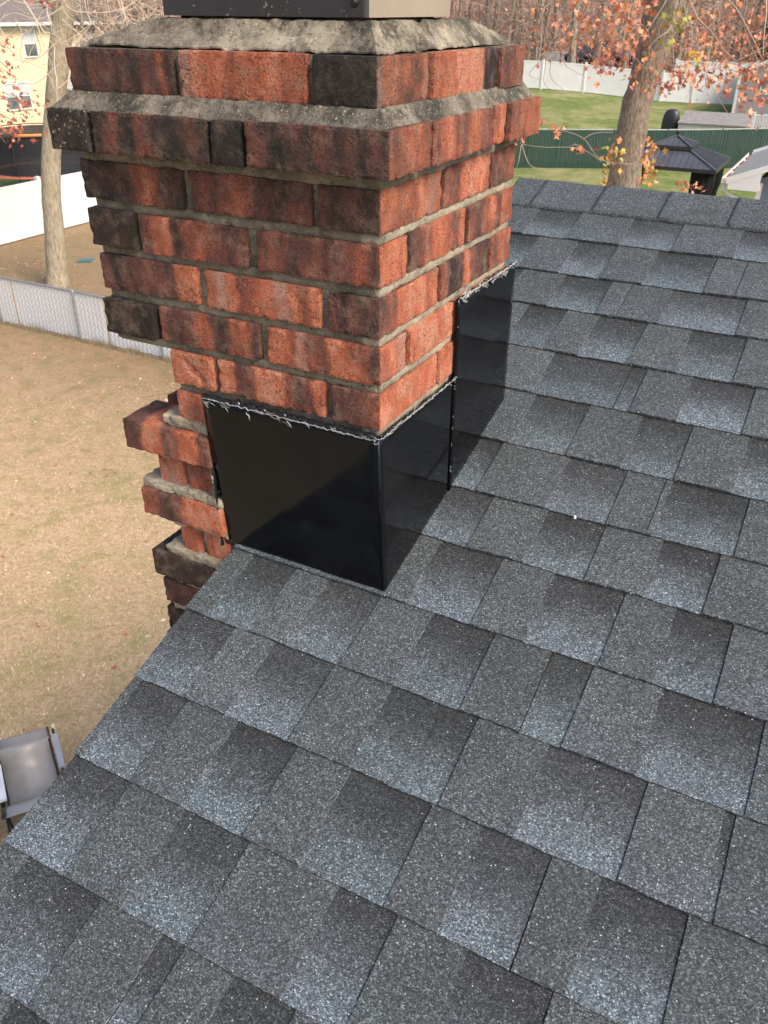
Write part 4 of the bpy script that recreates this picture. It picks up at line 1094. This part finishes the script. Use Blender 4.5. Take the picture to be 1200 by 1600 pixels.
def yellow_house():
    T = empty('yellow_house', (-48, 38, -6.4), 'two storey pale yellow house with white framed windows behind the bare tree', 'house')
    x, y0, y1, ze = -45, 20, 47.3, -.42
    mb = MB(); mb.box((-55, y0, -6.8), (x, y1, ze-.02)); mb.add([(-55, y1-.002, ze-.02), (x, y1-.002, ze-.02), (-50, y1-.002, 3.0)], [(0, 2, 1)]); mb.add([(-55, y0+.002, ze-.02), (x, y0+.002, ze-.02), (-50, y0+.002, 3.0)], [(0, 1, 2)])
    mb.build('wall', siding('yellow_siding', (.80, .68, .47), .20), T)
    t = NT('grey_roof', .9); co = t.coord(); mr = t.out(t.ramp(t.noise(co, 5, 8, .8), [(.3, (.10, .085, .085)), (.7, (.19, .165, .16))]))
    mb = MB()
    for (xa, xb) in ((x+.45, -50), (-55.45, -50)):
        vs = [(xa, y0-.4, ze-.03), (xa, y1+.3, ze-.03), (xb, y1+.3, 3.15), (xb, y0-.4, 3.15)]; vs += [(a, b, c+.12) for a, b, c in vs]
        mb.add(vs, [(0, 1, 2, 3), (7, 6, 5, 4), (0, 4, 5, 1), (1, 5, 6, 2), (2, 6, 7, 3), (3, 7, 4, 0)])
    mb.build('roof', mr, T)
    mb = MB(); mb.box((x+.45, y0-.4, ze-.12), (x+.56, y1+.3, ze+.06)); mb.build('gutter', M_white, T)
    mb = MB(); mb.box((x+.01, y0, ze-.35), (x+.05, y1, ze-.03)); mb.box((x+.0, y1-.16, -6.4), (x+.05, y1+.02, ze-.35)); mb.build('trim', M_white, T)
    for (a, b, c, d) in ((38.95, 39.85, -2.13, -.82), (44.0, 44.85, -1.85, -.8), (41.35, 41.95, -1.75, -.85), (36.9, 37.7, -4.85, -3.5), (37.85, 38.65, -4.85, -3.5), (41.3, 41.85, -4.55, -3.45), (42.05, 42.6, -4.55, -3.45), (34.2, 35.1, -2.13, -.82), (30, 30.9, -2.13, -.82), (31, 31.9, -4.85, -3.5)):
        window(T, x+.012, a, b, c, d)
    mb = MB(); mb.box((x+.01, 39.6, -6.4), (x+.08, 40.7, -5.0)); d_ = mb.build('door', M_white, T)
    mb = MB(); mb.box((x+.06, 39.75, -6.2), (x+.1, 40.55, -5.2)); mb.build('pane', M_glass, d_)
yellow_house()

def trampoline():
    c = polar(-49.0, 41.0); cx_, cy_ = c.x, c.y; z = zg(cx_, cy_); T = empty('trampoline', (cx_, cy_, z), 'round trampoline with a black safety net and orange padding behind the white fence', 'trampoline')
    r = 2.15; circ = lambda rr_, zz, n=40: [(cx_+rr_*math.cos(2*math.pi*i/n), cy_+rr_*math.sin(2*math.pi*i/n), zz) for i in range(n+1)]
    mb = MB(); mb.tube(circ(r, z+.85), [.03]*41, 6); mb.build('frame', M_black, T)
    mb = MB(); mb.tube(circ(r*1.02, z+2.42), [.022]*41, 6); mb.tube(circ(r*1.0, z+2.34), [.012]*41, 5); mb.build('net_ring', M_black, T)
    mb = MB(); m = circ(r-.12, z+.84); mb.add([(cx_, cy_, z+.84)]+m, [(0, i+1, i+2) for i in range(40)]); mb.build('mat', M_black, T)
    mb = MB(); a, b = circ(r-.3, z+.88), circ(r+.12, z+.87)
    for i in range(40): mb.add([a[i], a[i+1], b[i+1], b[i], tuple(Vector(a[i])-Vector((0, 0, .05))), tuple(Vector(a[i+1])-Vector((0, 0, .05))), tuple(Vector(b[i+1])-Vector((0, 0, .05))), tuple(Vector(b[i])-Vector((0, 0, .05)))], [(0, 1, 2, 3), (7, 6, 5, 4), (2, 6, 7, 3), (0, 4, 5, 1)])
    mb.build('pad', plain('orange_pad', (.55, .16, .09), .5), T)
    t = NT('safety_net', .8); co = t.coord()
    tr = t.n('ShaderNodeBsdfTransparent'); mx = t.n('ShaderNodeMixShader', {'Fac': .94}); t.set(mx.inputs[1], tr.outputs[0]); t.set(mx.inputs[2], t.b.outputs[0]); t.b.inputs['Base Color'].default_value = (.012, .012, .016, 1)
    t.t.links.new(mx.outputs[0], t.t.nodes['Material Output'].inputs[0])
    mb = MB(); a, b = circ(r-.05, z+.9), circ(r+.0, z+2.36)
    for i in range(40):
        m_ = tuple((Vector(a[i])+Vector(b[i]))/2*1.0+Vector((cx_-a[i][0], cy_-a[i][1], 0))*.03); m2 = tuple((Vector(a[i+1])+Vector(b[i+1]))/2+Vector((cx_-a[i+1][0], cy_-a[i+1][1], 0))*.03)
        mb.add([a[i], a[i+1], m2, m_, b[i+1], b[i]], [(0, 1, 2, 3), (3, 2, 4, 5)])
    mb.build('safety_net', t.m, T)
    mo = plain('orange_foam', (.80, .24, .05), .5)
    for k in range(8):
        a_ = 2*math.pi*(k+.5)/8; x, y = cx_+r*math.cos(a_), cy_+r*math.sin(a_)
        mb = MB(); mb.tube([(x, y, z), (x, y, z+.8), (cx_+(r+.12)*math.cos(a_), cy_+(r+.12)*math.sin(a_), z+1.3), (x, y, z+2.42)], [.022]*4, 7); mb.build('pole', M_black, T)
        if k in (5, 6, 7): 
            q = circ(r*1.02, z+2.44, 40); mb = MB(); s_ = int(40*(k+.6)/8); mb.tube(q[s_:s_+4], [.05]*4, 8); mb.build('foam_sleeve', mo, T)
trampoline()

# ------------------------------------------------------------ right hand side
def metal_roof_mat():
    t = NT('ribbed_steel_roof', .38, .3); co = t.coord(); t.out(t.ramp(t.noise(co, 1.5, 4), [(.3, (.075, .082, .092)), (.7, (.11, .118, .13))])); return t.m
M_rib = metal_roof_mat()
def gazebo():
    w_ = 3.5; x1, y0 = -3.78, 31.25; x0, y1 = x1-w_, y0+3.2; z = zg(x0, y0); cx_, cy_ = (x0+x1)/2, (y0+y1)/2
    T = empty('gazebo', (cx_, cy_, z), 'dark grey two tier metal roof gazebo in front of the green fence', 'gazebo')
    def tier(X0, X1, Y0, Y1, ze, tx, zt, name):
        mb = MB(); E = [(X0, Y0), (X1, Y0), (X1, Y1), (X0, Y1)]; Tp = [(cx_-tx, cy_-tx), (cx_+tx, cy_-tx), (cx_+tx, cy_+tx), (cx_-tx, cy_+tx)]
        for i in range(4):
            a, b = Vector((*E[i], ze)), Vector((*E[(i+1) % 4], ze)); c, d = Vector((*Tp[(i+1) % 4], zt)), Vector((*Tp[i], zt))
            lo = Vector((0, 0, -.04)); mb.add([a, b, c, d, a+lo, b+lo, c+lo, d+lo], [(0, 1, 2, 3), (7, 6, 5, 4), (0, 4, 5, 1)])
            n = int((b-a).length/.2)
            for k in range(1, n):     # raised ribs, each running up the slope until it meets a hip
                f = k/n; s0 = a.lerp(b, f); L = (b-a).length; half = (L-2*tx if tx else L)/2
                run = min(f, 1-f)*L; full = (L-2*tx)/2
                t_ = min(1, run/full); mid = (a+b)/2; top = (c+d)/2; up_ = (top-mid)*t_
                mb.bar(s0+Vector((0, 0, .012)), s0+up_+Vector((0, 0, .012)), .025, .025)
        r = mb.build(name, M_rib, T)
        for i in range(4):
            mb = MB(); mb.bar(Vector((*E[i], ze+.02)), Vector((*Tp[i], zt+.03)), .07, .04); mb.build('hip', M_rib, r)
        mb = MB()
        for i in range(4): mb.bar((*E[i], ze-.04), (*E[(i+1) % 4], ze-.04), .05, .12)
        mb.build('eave_trim', plain('eave_trim', (.03, .03, .035), .3), r)
    tier(x0, x1, y0, y1, z+2.16, .40, z+2.70, 'roof')
    tier(cx_-.66, cx_+.66, cy_-.66, cy_+.66, z+2.72, .0, z+3.0, 'top_roof')
    mb = MB(); mb.tube([(cx_, cy_, z+3.0), (cx_, cy_, z+3.07), (cx_, cy_, z+3.13), (cx_, cy_, z+3.17)], [.04, .05, .06, .02], 10); mb.build('finial', M_black, T)
    for ix, (X, Y) in enumerate(((x0+.3, y0+.35), (x1-.3, y0+.35), (x1-.3, y1-.35), (x0+.3, y1-.35))):
        mb = MB(); mb.box((X-.06, Y-.06, z-.05), (X+.06, Y+.06, z+2.15)); mb.build('post', M_black, T)
        sx = 1 if X < cx_ else -1
        mb = MB(); mb.bar((X, Y, z+1.75), (X+sx*.4, Y, z+2.12), .05, .05); mb.build('brace', M_black, T)
        # curtain gathered at the post
        mb = MB(); n = 40; rows = 14
        wd = .33 if ix in (1, 2) else .13
        for j in range(rows+1):
            v = j/rows; pinch = 1-.25*math.exp(-((v-.45)/.12)**2)
            for i in range(n):
                a = 2*math.pi*i/n; r = (1+.16*math.sin(9*a+v*1.5))*pinch
                mb.v.append((X+sx*wd*.55+wd*r*math.cos(a), Y+.02+.12*r*math.sin(a), z+.08+v*2.02))
        for j in range(rows):
            for i in range(n): mb.f.append((j*n+i, j*n+(i+1) % n, (j+1)*n+(i+1) % n, (j+1)*n+i)); mb.mi.append(0)
        mb.build('curtain', plain('black_curtain', (.012, .012, .014), .9), T)
gazebo()

def garage():
    xa, ya, ze = -2.46, 23.85, -3.28; xr = 1.0; zr = ze+(xr-xa)*.40; xb = 2*xr-xa; yb = 28.9
    T = empty('garage', (1, 26, -6.4), 'blue grey sided garage with white trim and a grey seamed roof at the right edge', 'garage')
    t = NT('seamed_shingles', .85); co = t.coord(); y = t.n('ShaderNodeSeparateXYZ', {'Vector': co}).outputs[1]
    f = t.math('FRACT', t.math('DIVIDE', y, .62)); c = t.ramp(t.noise(co, 30, 5, .8), [(.3, (.20, .19, .185)), (.7, (.33, .32, .31))])
    c = t.mix(t.ramp(f, [(0, .55), (.10, 0), (.5, 0), (.9, .2)]), c, (.13, .12, .12)); mr = t.out(c)
    mb = MB()
    for sx in (0, 1):
        X = lambda x: x if not sx else 2*xr-x
        p = [(X(xa), ya, ze), (X(xr), ya, zr), (X(xr), yb, zr), (X(xa), yb, ze)]; q = [(a, b, c_-.1) for a, b, c_ in p]
        mb.add(p+q, [(0, 1, 2, 3), (7, 6, 5, 4), (0, 4, 5, 1), (2, 6, 7, 3), (0, 3, 7, 4)])
    mb.build('roof', mr, T)
    mb = MB()
    for sx in (0, 1):
        X = lambda x: x if not sx else 2*xr-x
        for yy in (ya-.02, yb+.02): mb.bar((X(xa-.02), yy, ze-.07), (X(xr), yy, zr-.07), .05, .15)
        mb.bar((X(xa-.02), yb+.05, ze+.04), (X(xr), yb+.05, zr+.04), .10, .07)
    mb.box((xa+.05, ya-.035, ze-.27), (xa+.82, ya+.35, ze-.10)); mb.add([(xa+.05, ya-.036, ze-.10), (xa+.82, ya-.036, ze-.10), (xa+.82, ya-.036, ze+.20)], [(0, 1, 2)])
    mb.build('fascia', M_white, T)
    mb = MB()
    for a, b in (((xa-.14, ya, ze-.13), (xa-.13, yb, ze+.0)), ((xa-.13, ya, ze-.13), (xa-.01, yb, ze-.12)), ((xa-.14, ya-.01, ze-.13), (xa-.01, ya, ze+.0)), ((xa-.01, ya, ze-.12), (xa, yb, ze-.01))): mb.box(a, b)
    g = mb.build('gutter', M_white, T)
    mb = MB()
    for i in range(26): leaf(mb, (xa-.07, rnd.uniform(ya, yb), ze-.05), rnd.uniform(.05, .08), 4, rnd)
    mb.build('gutter_leaves', LM, g)
    mb = MB(); mb.tube([(xa-.08, ya+.12, ze-.1), (xa-.07, ya+.10, ze-.28), (xa+.05, ya+.15, ze-.40), (xa+.75, ya+.35, ze-.78), (xa+.88, ya+.38, ze-.95), (xa+.88, ya+.38, -6.3)], [.045]*6, 10); mb.build('downspout', M_white, T)
    xw = xa+.76; mb = MB(); mb.box((xw, ya+.42, -6.6), (2*xr-xw, yb-.1, ze-.02)); mb.add([(xw, ya+.419, ze-.02), (2*xr-xw, ya+.419, ze-.02), (xr, ya+.419, zr-.3)], [(0, 1, 2)])
    mb.build('wall', siding('blue_siding', (.16, .20, .25), .2), T)
    mb = MB(); mb.box((xw-.03, ya+.39, -6.5), (xw+.10, ya+.52, ze-.12)); mb.build('corner_trim', M_white, T)
garage()

def grey_shed():
    a = polar(-7.35, 62); z = zg(a.x, a.y); x0, y0 = a.x, a.y; T = empty('shed', (x0+3, y0+1.5, z), 'grey sided shed with white corner trim at the end of the white fence', 'shed')
    h = 2.35; mb = MB(); mb.box((x0, y0, z-.5), (x0+6, y0+4, z+h)); mb.add([(x0, y0-.002, z+h), (x0+6, y0-.002, z+h), (x0+3, y0-.002, z+h+1.1)], [(0, 1, 2)]); mb.build('wall', siding('grey_siding', (.36, .33, .33), .2), T)
    mb = MB(); mb.box((x0-.03, y0-.03, z-.05), (x0+.14, y0+.1, z+h)); mb.build('corner_trim', M_white, T)
    mb = MB(); mb.bar((x0-.25, y0-.1, z+h+.0), (x0+3, y0-.1, z+h+1.15), .06, .2); mb.bar((x0+6.25, y0-.1, z+h+.0), (x0+3, y0-.1, z+h+1.15), .06, .2); mb.build('fascia', M_white, T)
    mb = MB()
    for s in (0, 1):
        X = lambda x: x if not s else 2*(x0+3)-x
        p = [(X(x0-.25), y0-.08, z+h+.08), (X(x0+3), y0-.08, z+h+1.23), (X(x0+3), y0+4.1, z+h+1.23), (X(x0-.25), y0+4.1, z+h+.08)]; mb.add(p+[(a_, b_, c_-.07) for a_, b_, c_ in p], [(0, 1, 2, 3), (7, 6, 5, 4), (0, 4, 5, 1), (2, 6, 7, 3), (0, 3, 7, 4)])
    mb.build('roof', plain('shed_roof', (.09, .09, .09), .9), T)
    mb = MB(); wx = x0+1.35
    for p, q in (((wx, y0-.05, z+1.2), (wx+.08, y0, z+2.1)), ((wx+.8, y0-.05, z+1.2), (wx+.88, y0, z+2.1)), ((wx+.08, y0-.05, z+2.02), (wx+.8, y0, z+2.1)), ((wx+.08, y0-.05, z+1.2), (wx+.8, y0, z+1.28))): mb.box(p, q)
    f = mb.build('window', M_white, T); mb = MB(); mb.box((wx+.08, y0-.02, z+1.28), (wx+.8, y0, z+2.02)); mb.build('pane', M_glass, f)
grey_shed()

def low_shed():
    a = polar(-10.2, 53.2); z = zg(a.x, a.y); x0, y0 = a.x, a.y; L = 5.0; zt = .54-.0935*53.2
    T = empty('low_shed', (x0+L/2, y0+.7, z), 'long low white walled shed with a weathered grey roof above the green fence', 'shed')
    mb = MB(); mb.box((x0, y0, z-.6), (x0+L-.1, y0+1.6, zt-.42)); mb.build('wall', plain('cream_wall', (.66, .60, .55), .7), T)
    t = NT('weathered_roof', .95); co = t.coord('Object', (.35, 1, 1)); m = t.out(t.ramp(t.noise(co, 8, 7, .8), [(.3, (.13, .12, .115)), (.55, (.24, .225, .215)), (.75, (.42, .40, .38))]))
    mb = MB(); p = [(x0-.05, y0-.12, zt-.44), (x0+L, y0-.12, zt-.44), (x0+L, y0+1.8, zt), (x0-.05, y0+1.8, zt)]; mb.add(p+[(a_, b_, c_-.05) for a_, b_, c_ in p], [(0, 1, 2, 3), (7, 6, 5, 4), (0, 4, 5, 1), (2, 6, 7, 3), (0, 3, 7, 4), (1, 5, 6, 2)])
    mb.build('roof', m, T)
low_shed()

def grill():
    p = polar(-10.72, 54.2); x, y = p.x, p.y; z = zg(x, y); zt = .54-.0895*54.2; h = zt-z
    T = empty('covered_grill', (x, y, z), 'covered black grill standing on the lawn beside the low shed', 'grill')
    mb = MB(); n = 24; prof = [(.0, .46, .30), (.35, .45, .29), (.62, .45, .31), (.80, .40, .30), (.92, .33, .26), (.98, .22, .2), (1, .05, .05)]
    for v, a, b in prof:
        for i in range(n):
            t_ = 2*math.pi*i/n; k = 1+.05*math.sin(5*t_+v*3); cs, sn = math.cos(t_), math.sin(t_)
            sg = lambda q: math.copysign(abs(q)**.6, q)
            mb.v.append((x+a*k*sg(cs)+.08*v, y+b*k*sg(sn), z+.05+v*(h-.05)))
    for j in range(len(prof)-1):
        for i in range(n): mb.f.append((j*n+i, j*n+(i+1) % n, (j+1)*n+(i+1) % n, (j+1)*n+i)); mb.mi.append(0)
    mb.f.append(tuple((len(prof)-1)*n+i for i in range(n))); mb.mi.append(0)
    mb.build('cover', plain('black_cover', (.025, .027, .03), .45, bump=.02, bscale=6), T, True)
    mb = MB()
    for sx in (-.3, .38): mb.tube([(x+sx-.03, y-.2, z+.07), (x+sx+.03, y-.2, z+.07)], [.08, .08], 14)
    mb.build('wheels', M_black, T)
grill()

def railing():
    p = polar(-6.1, 50.5); z = .54-.111*50.5; T = empty('railing', (p.x, p.y, z), 'white baluster railing at the right above the green fence', 'railing')
    L = 3.2; h = 1.0
    mb = MB(); mb.bar((p.x, p.y, z+h-.05), (p.x+L, p.y+.3, z+h+.1), .07, .07); mb.bar((p.x, p.y, z+.1), (p.x+L, p.y+.3, z+.25), .06, .06); mb.build('rail', M_white, T)
    for i in range(24):
        f = (i+.5)/24; mb = MB(); mb.box((p.x+L*f-.02, p.y+.3*f-.02, z+.1+.15*f), (p.x+L*f+.02, p.y+.3*f+.02, z+h-.06+.15*f)); mb.build('baluster', M_white, T)
    for f in (0, 1): mb = MB(); mb.box((p.x+L*f-.06, p.y+.3*f-.06, zg(p.x, p.y)), (p.x+L*f+.06, p.y+.3*f+.06, z+h+.1+.15*f)); mb.build('post', M_white, T)
railing()

def far_gazebo():
    p = polar(-15.3, 76); z = zg(p.x, p.y); ze = .54-.0425*76; zt = .54-.029*76
    T = empty('gazebo', (p.x, p.y, z), 'small dark roofed gazebo just behind the long white fence', 'gazebo')
    w_ = 2.3; mb = MB(); E = [(p.x-w_, p.y-w_), (p.x+w_, p.y-w_), (p.x+w_, p.y+w_), (p.x-w_, p.y+w_)]; k = .8
    Tp = [(p.x+(a-p.x)*.3, p.y+(b-p.y)*.3) for a, b in E]
    for i in range(4): mb.add([(*E[i], ze), (*E[(i+1) % 4], ze), (*Tp[(i+1) % 4], zt-.1), (*Tp[i], zt-.1)], [(0, 1, 2, 3)])
    mb.box((p.x-w_*.3, p.y-w_*.3, zt-.12), (p.x+w_*.3, p.y+w_*.3, zt)); mb.add([(*q, ze-.005) for q in E], [(3, 2, 1, 0)]); mb.build('roof', plain('dark_roof', (.055, .045, .05), .6), T)
    for a, b in E: mb = MB(); X, Y = p.x+(a-p.x)*.88, p.y+(b-p.y)*.88; mb.box((X-.1, Y-.1, z-.1), (X+.1, Y+.1, ze)); mb.build('post', M_black, T)
    mb = MB(); mb.box((p.x-1.9, p.y+1.6, z), (p.x-.9, p.y+1.75, ze-.1)); mb.build('screen', M_black, T)
far_gazebo()

def far_house(az, d, label, col, w_=9, top=.04):
    p = polar(az, d); z = zg(p.x, p.y); ze = .54+(top-.02)*d; T = empty('far_house', (p.x, p.y, z), label, 'house')
    mb = MB(); mb.box((p.x-w_/2, p.y, z-1), (p.x+w_/2, p.y+8, ze)); mb.build('wall', siding('far_siding', col, .25), T)
    mb = MB(); v = [(p.x-w_/2-.4, p.y-.4, ze), (p.x+w_/2+.4, p.y-.4, ze), (p.x+w_/2+.4, p.y+4, ze+2.6), (p.x-w_/2-.4, p.y+4, ze+2.6), (p.x-w_/2-.4, p.y+8.4, ze), (p.x+w_/2+.4, p.y+8.4, ze)]
    mb.add(v, [(0, 1, 2, 3), (3, 2, 5, 4), (0, 3, 4), (1, 5, 2)]); mb.build('roof', plain('far_roof', (.12, .10, .1), .9), T)
    for i in range(3):
        for zz in (ze-1.8, ze-4.6):
            if zz < z: continue
            x = p.x-w_/2+w_*(i+.5)/3; mb = MB()
            for a, b in (((x-.6, p.y-.05, zz-.1), (x-.5, p.y, zz+1.3)), ((x+.5, p.y-.05, zz-.1), (x+.6, p.y, zz+1.3)), ((x-.5, p.y-.05, zz+1.2), (x+.5, p.y, zz+1.3)), ((x-.5, p.y-.05, zz-.1), (x+.5, p.y, zz))): mb.box(a, b)
            f = mb.build('window', M_white, T); mb = MB(); mb.box((x-.5, p.y-.02, zz), (x+.5, p.y, zz+1.2)); mb.build('pane', M_glass, f)
far_house(-18.0, 104, 'cream house glimpsed between the tree trunks left of the far gazebo', (.72, .58, .42), 8, .0)
far_house(-14.2, 122, 'tan house seen through orange leaves left of the maple trunk', (.62, .42, .24), 9, .03)

# ------------------------------------------------------------ near lawn: lounge chair, table, mat, leaves
def lounge():
    T = empty('sling_chair', (-5.4, 2.4, -6.4), 'grey sling lounge chair with a shiny curved seat on the lawn below the roof edge', 'lounge chair')
    A = Vector((-5.90, 2.60, 0)); L = Vector((1.02, -.70, 0)); Wd = Vector((.30, .385, 0))
    def prof(u): return -5.95+.15*math.exp(-((u-.31)/.085)**2)-.12*math.exp(-((u-.66)/.17)**2)+.28*smooth(.70, 1.1, u)-.06*(1-smooth(0, .18, u))
    mb = MB(); n = 48
    for side in (0, -.012):
        for i in range(n+1):
            for v in (0, 1): q = A+L*(i/n)*1.12+Wd*v; mb.v.append((q.x, q.y, prof(i/n*1.12)+side))
    K = 2*(n+1)
    for i in range(n):
        a = 2*i; mb.f += [(a, a+1, a+3, a+2), (K+a+2, K+a+3, K+a+1, K+a), (a, a+2, K+a+2, K+a), (a+1, K+a+1, K+a+3, a+3)]
    mb.f += [(0, K, K+1, 1), (2*n, 2*n+1, K+2*n+1, K+2*n)]; mb.mi = [0]*len(mb.f)
    t = NT('grey_sling', .44, .15, .7); c = t.ramp(t.noise(t.coord(), 5, 5), [(.3, (.30, .275, .25)), (.7, (.40, .37, .34))]); wv = t.noise(t.coord(), 500, 2); mb.build('sling', t.out(c, t.bump(wv, .2, .002)), T, True)
    for v in (0, 1):
        mb = MB(); mb.tube([tuple(A+L*(i/24)*1.12+Wd*v+Vector((0, 0, prof(i/24*1.12)-.006))) for i in range(25)], [.013]*25, 8); mb.build('side_rail', M_black, T, True)
    ml = plain('pale_armrest', (.33, .34, .36), .35)
    for v in (-.12, 1.12):
        q = A+L*.55+Wd*v; mb = MB(); mb.bar(q+Vector((0, 0, -5.72))-L*.18, q+Vector((0, 0, -5.70))+L*.22, .055, .022); mb.build('armrest', ml, T)
        for f in (.1, .9):
            mb = MB(); a = A+L*f+Wd*v*.98; b = A+L*(1-f)*.9+L*.05+Wd*v*.98; mb.tube([(a.x, a.y, -5.95), (b.x, b.y, -6.4)], [.013, .013], 8); mb.build('leg', M_black, T)
lounge()
def side_table():
    T = empty('side_table', (-5.35, 1.95, -6.4), 'white topped side table with black legs at the left edge beside the lounge chair', 'table')
    mb = MB(); c = Vector((-5.33, 1.93, -5.78)); d = Vector((.83, -.56, 0)); e = Vector((.56, .83, 0))
    mb.bar(c-d*.24, c+d*.22, .50, .03, up=(0, 0, 1)); mb.build('table_top', plain('white_plastic', (.74, .76, .80), .5), T)
    for i in (-1, 1):
        for j in (-1, 1):
            q = c+d*.18*i+e*.19*j; mb = MB(); mb.tube([tuple(q-Vector((0, 0, .016))), tuple(q+d*.07*i+e*.05*j+Vector((0, 0, -.62)))], [.013, .013], 8); mb.build('leg', M_black, T)
side_table()
mb = MB(); z_ = zg(-20.36, 18.19); mb.box((-20.6, 17.95, z_-.03), (-20.15, 18.4, z_+.04), rot=Matrix.Rotation(.5, 3, 'Z')); mb.box((-20.53, 18.02, z_+.04), (-20.22, 18.33, z_+.06), rot=Matrix.Rotation(.5, 3, 'Z'))
tag(mb.build('utility_lid', plain('teal_plastic', (.07, .14, .14), .5)), 'small teal utility box lid set in the ground right of the bare tree', 'lid')
mb = MB(); c_ = rp(.243, .271, .012); mb.box(c_-Vector((.0018, .0026, .002)), c_+Vector((.0018, .0026, .002)), rot=Matrix.Rotation(.4, 3, 'Z'))
tag(mb.build('pebble', M_white), 'tiny white stone chip lying on the shingles right of the chimney', 'pebble')
def litter():
    rr = random.Random(77); mb = MB()
    for i in range(5200):
        if i < 2600: x = rr.uniform(-24, -11); y = rr.uniform(12.9, 24)
        elif i < 4200: x = rr.uniform(-20, -3.2); y = rr.uniform(1, 12.6)
        else: x = rr.uniform(-20, 2); y = rr.uniform(20, 44)
        if i < 2600 and noise.noise(Vector((x*.4, y*.4, 0))) < -.05: continue
        b = len(mb.v); leaf(mb, (x, y, zg(x, y)+.012), rr.uniform(.028, .06) if i < 4200 else .05, rr.choice([0, 1, 2, 3, 3]) if i < 2600 else rr.choice([1, 2, 2, 3]), rr)
        for k in range(b, len(mb.v)): v = mb.v[k]; mb.v[k] = (v[0], v[1], zg(x, y)+.012+(v[2]-zg(x, y)-.012)*.3)
    o = mb.build('fallen_leaves', [LM[0], LM[4], leafmat('dry_leaf', (.42, .30, .18)), leafmat('pale_leaf', (.62, .52, .38))])
    tag(o, 'dry brown and orange leaves scattered over the lawn', 'leaves', kind='stuff')
litter()
def lawn_grass():
    rr = random.Random(19); mb = MB()
    for i in range(70000):
        d = 5.5+12*rr.random()**1.4; az = rr.uniform(-75, -38); p = polar(az, d); x, y = p.x, p.y
        if y > 12.6 or x > -2.9: continue
        z = zg(x, y)-.006; a = rr.uniform(0, 6.28); h = rr.uniform(.015, .045); w_ = rr.uniform(.0025, .006); l = rr.uniform(.01, .05)
        cx_, sx = math.cos(a), math.sin(a)
        mb.add([(x-sx*w_, y+cx_*w_, z), (x+sx*w_, y-cx_*w_, z), (x+cx_*l, y+sx*l, z+h)], [(0, 1, 2)], rr.choice([0, 0, 1, 1, 2, 3]) if noise.noise(Vector((x*.5, y*.5, 0))) < .1 else rr.choice([0, 1, 3, 3]))
    o = mb.build('grass', [plain('straw_grass', (.52, .38, .21), .9), plain('bleached_grass', (.78, .64, .42), .9), plain('brown_grass', (.30, .20, .11), .9), plain('olive_grass', (.26, .26, .10), .9)])
    tag(o, 'dormant straw coloured grass of the near lawn', 'grass', kind='stuff')
lawn_grass()
